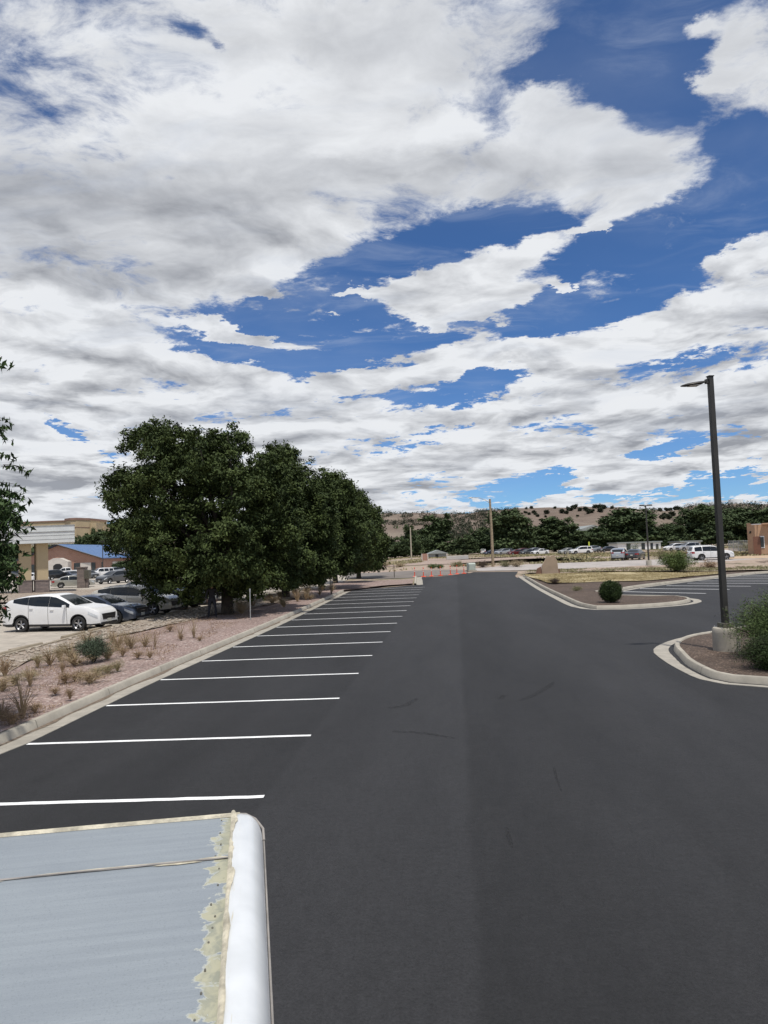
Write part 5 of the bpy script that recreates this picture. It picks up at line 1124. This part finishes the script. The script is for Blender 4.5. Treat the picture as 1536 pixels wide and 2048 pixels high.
jl = 'dark juniper bush scattered on the bare tan hill'
for i, (px, py, s_) in enumerate(JP):
    p = hillpt(px, py+1); o = add_obj('juniper', jme[i % 4]); o.location = p-Vector((0, 0, .3)); o.scale = (s_*1.0, s_*1.0, s_*.95); o.rotation_euler[2] = i*1.3
    tag(o, jl, 'juniper', 'junipers dotted over the bare hill')
# the scrub that covers the broken slopes as one mass
pts = []
rs_ = random.Random(8)
while len(pts) < 5200:
    px = rs_.uniform(-100, 1750); py = rs_.uniform(1010, 1085)
    bare = (1035 < px < 1300) or (px > 1310 and px < 1360)
    if bare and rs_.random() < .985: continue
    v = mnoise.noise(Vector((px*.03, py*.09, 0)))
    if px < 900 and v < -.18: continue
    if 740 < px < 880 and py > 1052: continue
    p = hillpt(px, py); pts.append(p)
for e in range(0): pass
cl = []
for p in pts:
    s_ = rs_.uniform(.7, 1.7); m_ = 26
    q = RNG.normal(size=(m_, 3))*np.array([1.25, 1.25, .75])*s_ + np.array([p.x, p.y, p.z+.9*s_]); cl.append(q)
add_obj('hill_scrub', leaf_mesh('hill_scrub', np.concatenate(cl), 1.05, .8, MT['juniper']))['kind'] = 'stuff'

# ------------------------------------------------------------------ bushes and weeds
def shell_bush(name, label, loc, lobes, n, L, Wd, m, cat='bush', stems=True, group=None, shell=.8):
    t = empty(name, loc, 0, label, cat, group); P_, c = cluster_points(lobes, n, 16, .09, shell, .02); add_obj('foliage', leaf_mesh('foliage', P_, L, Wd, m, droop=-.3), t)
    if stems:
        b = MB()
        for i in range(9): a = i*.7; b.tube([(0, 0, -.05), (.12*math.cos(a), .12*math.sin(a), lobes[0][2]*.5), (lobes[0][3]*.7*math.cos(a), lobes[0][4]*.7*math.sin(a), lobes[0][2]*1.2)], [.02, .015, .005], 5)
        b.build('stem', MT['bark'], t)
    return t
p = at(1222, 1204, .15); shell_bush('round_bush', 'clipped dark round bush on the mulch island', p, [(0, 0, .50, .47, .47, .50), (.17, -.1, .62, .33, .33, .36), (-.20, .05, .48, .31, .31, .36), (.05, -.22, .38, .36, .34, .32), (-.1, 0, .74, .30, .30, .30)], 1500, .05, .028, MT['bush'])
p = at(1355, 1143.5, .2)
def spray(name, label, loc, R_, H_, n, m, L, Wd, cat='bush', seed=1, stemm='bark', group=None, per=26, upright=.5, fuzz=1.0):
    """loose bush of arching stems carrying small leaves"""
    rs2 = random.Random(seed); t = empty(name, loc, 0, label, cat, group); b = MB(); pts = []
    for i in range(n):
        a = rs2.uniform(0, 6.283); q = R_*rs2.uniform(.1, 1)**.7; h = H_*rs2.uniform(.55, 1)*(1-.45*(q/R_)**2); tip = Vector((q*math.cos(a), q*math.sin(a), h)); mid = Vector((tip.x*.4, tip.y*.4, h*(.5+.25*upright)))
        cp = [Vector((tip.x*.05, tip.y*.05, 0)), mid*.6+Vector((0, 0, 0)), mid, tip]; b.tube(cp, [.012, .009, .006, .002], 4, caps=False)
        for k_ in range(per):
            u = rs2.uniform(.25, 1); v = cp[1].lerp(cp[2], min(1, u*2-.3)) if u < .6 else mid.lerp(tip, (u-.6)/.4); sp = .03+.10*R_*(1-u*.5)*fuzz; pts.append((v.x+rs2.gauss(0, sp), v.y+rs2.gauss(0, sp), max(.01, v.z+rs2.gauss(0, sp))))
    add_obj('foliage', leaf_mesh('foliage', pts, L, Wd, m, droop=-.2), t); b.build('stem', MT[stemm], t); return t
spray('green_bush', 'large loose bright green bush on the weedy bank left of the big white suv', p, 1.75, 2.15, 150, MT['bush3'], .16, .05, seed=2, per=60)
o = spray('feathery_bush', 'large feathery olive green bush at the right edge beside the lamp post base', at(1536, 1325, .12)+Vector((.75, .6, 0)), 1.4, 1.75, 440, MT['bush2'], .075, .014, seed=3, per=90)
spray('feathery_bush', 'dense dark green bush low at the right edge in front of the feathery bush', at(1520, 1338, .12)+Vector((.25, .0, 0)), .85, .8, 320, MT['bush'], .05, .014, seed=4, per=70)
p = at(1154, 1181, .15); spray('weed_clump', 'low olive weed clump in the mulch left of the round bush', p, .45, .3, 40, MT['weedg'], .07, .02, 'weed', 5, 'bark', None, 20)
p = at(1109, 1166, .2); spray('dead_stump', 'small dark brown stump of a shrub at the mulch and lawn edge', p, .5, .4, 60, MT['mulch'], .09, .03, 'stump', 6, 'bark', None, 16)
p = at(187, 1324, .14); spray('sage_bush', 'grey green sage bush rising from the dry weeds', p, .62, .82, 190, MT['sage'], .055, .012, 'bush', 7, 'bark', None, 60, 1)
for i, (px, py, R_, H_, m_, lb) in enumerate([(1010,1134,1.2,.9,'weedg','low dark shrub at the foot of the wooden pole'),(965,1134.5,1.6,1.0,'mulch','dark brown scrap bush left of the wooden pole'),(1033,1134,1.6,1.0,'weed','dry tan bush right of the wooden pole'),(915,1133,1.4,.8,'weedg','olive shrub above the orange marker posts'),(866,1136.5,.9,.6,'bush2','small green shrub above the third orange post'),(880,1136.5,.8,.5,'bush2','small green shrub above the fourth orange post'),
    (770,1133,1.5,.9,'weed','dry shrub by the last ash tree'),(800,1134,1.2,.7,'weed','dry shrub beyond the thin sapling'),(1420,1141,1.0,1.2,'weedb','brown shrub on the bank left of the tall lamp post'),(1480,1103,2.6,2.0,'weed','tan weeds in front of the chain link fence'),(1495,1105,2.2,2.6,'weedg','tall olive weeds beside the adobe building'),(1320,1118,2.2,2.0,'weedg','olive weeds right of the grey sedan'),(1270,1109,2.8,3.2,'bush3','bright green sapling bush between silver crossover and grey sedan')]):
    spray('shrub', lb, at(px, py), R_, H_, 45, MT[m_], .14, .045, 'shrub', 20+i, 'bark', None, 26)
# dry weeds on the gravel strip
wp = []
for k_ in range(9):
    m_ = MT[['weed', 'weedb', 'weedg', 'weed', 'weedb', 'weed', 'weedg', 'weed', 'weedb'][k_]]; t = spray('dry_weed', '', (0, -60-k_, 0), [.34, .26, .36, .30, .24, .42, .3, .22, .16][k_], [.62, .50, .55, .85, .95, .5, .42, 1.0, .34][k_], [46, 34, 44, 26, 18, 60, 40, 12, 34][k_], m_, .030, .007, 'weed', 40+k_, 'straw', None, 34, [.2, .9, 1.4, .5, .3, 1.2, 1.0, .1, .8][k_], 2.6); wp.append(t)
WG = 'dry weeds scattered over the pink gravel strip'
used = set(); n_ = 0
spots = [(45,1438,4,1.1),(60,1372,3,.8),(100,1330,3,1.15),(75,1335,2,1),(120,1322,2,1.1),(140,1318,0,1.1),(10,1352,1,1.2),(125,1345,4,.7),(235,1300,0,1.2),(255,1292,3,1.1),(262,1296,0,1),(290,1293,3,.9),(245,1312,1,.8),(215,1345,6,1),(235,1342,6,.9),(195,1350,6,1.1),
 (310,1296,4,.8),(275,1316,8,1),(130,1366,8,1.2),(160,1358,1,.9),(150,1330,0,1.2),(215,1318,5,1),(360,1278,7,1.1),(388,1275,7,1.1),(362,1281,8,.8),(150,1362,8,.9),(180,1366,5,.9),(110,1388,8,.9),(225,1285,0,1.1),(5,1382,5,1),(30,1370,2,1),(60,1358,6,1),(175,1292,0,1),
 (480,1220,2,1.5),(484,1227,0,1.5),(565,1211,3,1.5),(568,1214,2,1.1),(545,1206,0,1.2),(530,1202,0,1.1),(595,1203,4,1.3),(612,1200,3,1.2),(620,1199,0,1.1),(505,1212,0,1.3),(640,1190,3,1.2),(560,1195,5,1.4),(590,1190,5,1.4),(615,1186,5,1.4),(645,1181,2,1.3),(665,1183,3,1.3),(540,1198,5,1.5),
 (340,1262,1,.8),(70,1425,8,1.1),(25,1450,8,1.3),(5,1442,1,.9),(300,1316,1,.7),(400,1282,8,.7),(140,1398,8,.8)]
LBL = ['dry tan bushy weed standing in the pink gravel strip', 'brown bushy weed standing in the pink gravel strip', 'olive green weed standing in the pink gravel strip', 'tall tan thin weed standing in the pink gravel strip', 'tall brown sparse weed standing in the pink gravel strip', 'wide tan weed clump in the pink gravel strip', 'low olive weed clump in the pink gravel strip', 'single upright dry weed stalk in the pink gravel strip', 'small low brown weed tuft in the pink gravel strip']
for i, (px, py, k_, s_) in enumerate(spots):
    p = at(px, py, .14)
    if k_ in used: o = copy_tree(wp[k_])
    else: o = wp[k_]; used.add(k_)
    o.location = p; o.scale = (s_*random.uniform(.8, 1.6), s_*random.uniform(.8, 1.4), s_*random.uniform(.6, 1.1)); o.rotation_euler[2] = i*1.7; tag(o, LBL[k_], 'weed', WG)
# thin sapling at the corner
p = at(789, 1155.5, .1); spray('sapling', 'thin bare sapling on the dirt between the last ash tree and the orange posts', p, .35, 2.3, 9, MT['weed'], .06, .02, 'sapling', 77, 'bark', None, 16, 1.5)
p = at(663, 1190, .1); spray('sapling', 'thin tan sapling at the far end of the left kerb', p, .5, 1.5, 16, MT['weed'], .07, .025, 'sapling', 78, 'bark', None, 20, 1.5)
# loose grass and litter as ground cover
def tufts(name, poly_fn, n, L, Wd, m, seed):
    rs2 = random.Random(seed); C = []
    while len(C) < n:
        q = poly_fn(rs2)
        if q: C.append(q)
    me = leaf_mesh(name, C, L, Wd, m, droop=-2.5); o = add_obj(name, me); o['kind'] = 'stuff'; return o
def inpoly(x, y, P_):
    c = False; j = len(P_)-1
    for i in range(len(P_)):
        if ((P_[i][1] > y) != (P_[j][1] > y)) and (x < (P_[j][0]-P_[i][0])*(y-P_[i][1])/(P_[j][1]-P_[i][1])+P_[i][0]): c = not c
        j = i
    return c
def insheet(P_, z):
    x0, x1 = min(p[0] for p in P_), max(p[0] for p in P_); y0, y1 = min(p[1] for p in P_), max(p[1] for p in P_)
    def f(r_):
        x, y = r_.uniform(x0, x1), r_.uniform(y0, y1)
        if inpoly(x, y, P_) and mnoise.noise(Vector((x*.35, y*.35, 9))) > r_.uniform(-.5, .4): return (x, y, gz(x, y)+z)
    return f
tufts('dry_grass', insheet(lawn, .23), 26000, .11, .03, MT['dry'], 1)
tufts('bank_grass', insheet(bank, .27), 9000, .26, .06, MT['weedg'], 2)
def field(r_):
    D_ = 95 + 130*r_.random()**1.2; px = r_.uniform(680, 1540); p = atD(px, 1100, D_); x, y = p.x, p.y
    v = mnoise.noise(Vector((x*.03, y*.016, 4)))+.6*mnoise.noise(Vector((x*.12, y*.06, 7)))
    if v < .05 + r_.uniform(-.1, .2): return None
    if 1000 < 0: return None
    road_hit = inpoly(x, y, road)
    return None if road_hit else (x, y, gz(x, y)+.1)
tufts('field_grass', field, 16000, .5, .16, MT['weedg'], 3)
tufts('field_grass', field, 6000, .55, .2, MT['dry'], 5)
def gl_(r_):
    y = 8 + 40*r_.random()**1.5; x = r_.uniform(-12.8, -6.7)
    if mnoise.noise(Vector((x*.8, y*.4, 3))) < .0 + .1*r_.random(): return None
    return (x, y, .15) if x < edge_x(y)-.7 else None
tufts('weed_litter', gl_, 14000, .10, .013, MT['weedb'], 4)
# stones in the rock strip
rsm = []
for sd in range(4):
    bm = bmesh.new(); bmesh.ops.create_icosphere(bm, subdivisions=2, radius=1)
    for v in bm.verts: v.co *= 1+.28*mnoise.noise(v.co*1.3+Vector((sd*5, 0, 0))); v.co.z *= .6
    me = bpy.data.meshes.new('stone'); bm.to_mesh(me); bm.free(); me.materials.append(MT['rocks']); rsm.append(me)
b = MB(); rs2 = random.Random(5); cnt = 0
RP = [(-12.9, 12)] + P2((0, 1325), (200, 1269), (330, 1239), (430, 1216)) + rock_in[4::-1]
while cnt < 520:
    x = rs2.uniform(-13.5, -9); y = rs2.uniform(14, 44)
    if not inpoly(x, y, RP): continue
    cnt += 1; s_ = rs2.uniform(.03, .085); me = rsm[cnt % 4]; M3 = Matrix.Rotation(rs2.uniform(0, 6.28), 3, 'Z') @ Matrix.Diagonal((s_, s_*rs2.uniform(.6, 1), s_))
    b.add([Vector((x, y, .19)) + M3 @ v.co for v in me.vertices], [tuple(p.vertices) for p in me.polygons])
b.build('loose_stones', concrete_mat('stone_grey', (.40, .345, .28)), smooth=True)['kind'] = 'stuff'
# tyre marks on the drive
def mark(name, pts, w, label):
    cp = resample([tuple(at(*q)[:2]) for q in pts], .15); n = len(cp); l = offset(cp, [w/2*math.sin(math.pi*min(1, (i+1)/n*1.0))**.4 for i in range(n)]); r2 = offset(cp, [-w/2*math.sin(math.pi*min(1, (i+1)/n*1.0))**.4 for i in range(n)])
    b = MB(); b.add([(p.x, p.y, .004) for p in l]+[(p.x, p.y, .004) for p in r2], [(i, i+1, n+i+1, n+i) for i in range(n-1)])
    return tag(b.build(name, SK), label, 'tyre mark', 'tyre marks on the drive')
SK, nt, b_, P_ = newmat('tyre_scuff'); nt.links.new(comb(nt, noise(nt, P_, 30, 4, .7)*.016+.010, noise(nt, P_, 30, 4, .7)*.016+.010, noise(nt, P_, 30, 4, .7)*.016+.011).s, b_.inputs[0]); b_.inputs['Roughness'].default_value = .8
a_ = (noise(nt, P_, 12, 6, .75)).ss(.36, .62)*.5; nt.links.new(a_.s, b_.inputs['Alpha'])
mark('tyre_mark', [(775,1416),(805,1413),(825,1403),(835,1396)], .16, 'short curved dark tyre scuff left of the paving joint')
mark('tyre_mark', [(785,1463),(815,1464),(860,1468),(915,1478)], .12, 'long straight tyre scuff left of the paving joint')
mark('tyre_mark', [(1002,1398),(1008,1391),(1022,1391)], .13, 'small dark tyre scuff right of the paving joint')
mark('tyre_mark', [(1040,1402),(1062,1393),(1090,1378),(1108,1364)], .16, 'curved tyre scuff in the middle of the drive')
mark('tyre_mark', [(1012,1655),(1018,1675),(1026,1700)], .05, 'short dark scuff low in the middle of the drive')
mark('tyre_mark', [(1108,1536),(1114,1560),(1124,1585)], .04, 'thin short scuff right of the drive centre')

# ------------------------------------------------------------------ the figure in the shade
def person():
    p = at(425, 1236, .13); t = empty('person', p, R(12), 'person in dark clothes standing in the shade beside the big tree trunk', 'person')
    J = {}; edges = []; rad = {}
    def j(n_, co, r_): J[n_] = Vector(co); rad[n_] = r_
    j('pel', (0, 0, .96), .145); j('wa', (0, .0, 1.10), .13); j('ch', (0, .01, 1.30), .155); j('nk', (0, .0, 1.47), .06); j('hd0', (0, -.01, 1.56), .075); j('hd1', (0, -.02, 1.66), .098); j('hd2', (0, -.01, 1.745), .07)
    for s_, n_ in ((-1, 'l'), (1, 'r')):
        j(n_+'hip', (s_*.10, 0, .90), .105); j(n_+'kn', (s_*.145, -.02, .50), .066); j(n_+'an', (s_*.175, .02, .10), .045); j(n_+'to', (s_*.19, -.13, .04), .035)
        j(n_+'sh', (s_*.18, 0, 1.40), .065); j(n_+'el', (s_*.27, .03, 1.13), .045); j(n_+'wr', (s_*.235, -.10, .93), .030); j(n_+'pm', (s_*.225, -.135, .87), .030)
    E_ = [('pel','wa'),('wa','ch'),('ch','nk'),('nk','hd0'),('hd0','hd1'),('hd1','hd2')]
    for n_ in 'lr':
        E_ += [('pel',n_+'hip'),(n_+'hip',n_+'kn'),(n_+'kn',n_+'an'),(n_+'an',n_+'to'),('ch',n_+'sh'),(n_+'sh',n_+'el'),(n_+'el',n_+'wr'),(n_+'wr',n_+'pm')]
        s_ = -1 if n_ == 'l' else 1; b0 = J[n_+'pm']
        for k_, (dx_, dy_, ln) in enumerate([(-.024, -.012, .065), (-.008, -.018, .078), (.008, -.016, .072), (.022, -.008, .056)]):
            a = b0+Vector((dx_, dy_, -.025)); j(f'{n_}f{k_}a', a, .010); j(f'{n_}f{k_}b', a+Vector((0, -.012, -ln*.55)), .009); j(f'{n_}f{k_}c', a+Vector((0, .002, -ln)), .007); E_ += [(n_+'pm', f'{n_}f{k_}a'), (f'{n_}f{k_}a', f'{n_}f{k_}b'), (f'{n_}f{k_}b', f'{n_}f{k_}c')]
        a = b0+Vector((-s_*.03, -.02, .0)); j(n_+'ta', a, .011); j(n_+'tb', a+Vector((-s_*.012, -.02, -.045)), .009); E_ += [(n_+'pm', n_+'ta'), (n_+'ta', n_+'tb')]
    names = list(J); idx = {k_: i for i, k_ in enumerate(names)}
    me = bpy.data.meshes.new('body'); me.from_pydata([J[k_] for k_ in names], [(idx[a], idx[c_]) for a, c_ in E_], []); me.update()
    o = bpy.data.objects.new('body', me); COL.objects.link(o); o.parent = t
    md = o.modifiers.new('s', 'SKIN'); md.use_smooth_shade = True; me.skin_vertices[0].data.foreach_set('radius', [v for k_ in names for v in (rad[k_], rad[k_]*(.78 if k_ in ('ch', 'wa', 'pel') else 1))])
    me.skin_vertices[0].data[0].use_root = True; o.modifiers.new('ss', 'SUBSURF').levels = 1
    dg = bpy.context.evaluated_depsgraph_get(); ev = o.evaluated_get(dg); nm = bpy.data.meshes.new_from_object(ev); o.modifiers.clear(); o.data = nm; nm.materials.clear()
    for m_ in (MT['skin'], MT['shirt'], MT['pants'], MT['black']): nm.materials.append(m_)
    for f in nm.polygons:
        c = f.center; hand = abs(c.x) > .19 and c.z < .95 and c.z > .7
        f.material_index = 0 if (c.z > 1.47 or hand) else (3 if c.z < .11 else (2 if c.z < .99 else 1)); f.use_smooth = True
    b = MB(); b.lathe([(0, .125), (.07, .11), (.108, .05), (.112, -.02), (.10, -.09), (.07, -.11)], n=16); h = b.build('hair', MT['hair'], t, smooth=True); h.location = (0, .018, 1.70)
    b = MB(); b.lathe([(0, -.02), (.014, 0), (0, .02)], n=8); n1 = b.build('nose', MT['skin'], t, smooth=True); n1.location = (0, -.115, 1.65)
    for s_ in (-1, 1):
        e_ = MB().lathe([(0, -.012), (.012, 0), (0, .012)], n=8).build('eye', MT['white'], t, smooth=True); e_.location = (s_*.033, -.098, 1.68)
        e_ = MB().lathe([(0, -.03), (.013, -.01), (.016, .015), (0, .03)], n=8).build('ear', MT['skin'], t, smooth=True); e_.location = (s_*.10, 0, 1.655)
    e_ = MB().box((0, 0, 0), (.05, .008, .010)).build('mouth', MT['rust'], t); e_.location = (0, -.103, 1.60)
    return t
person()
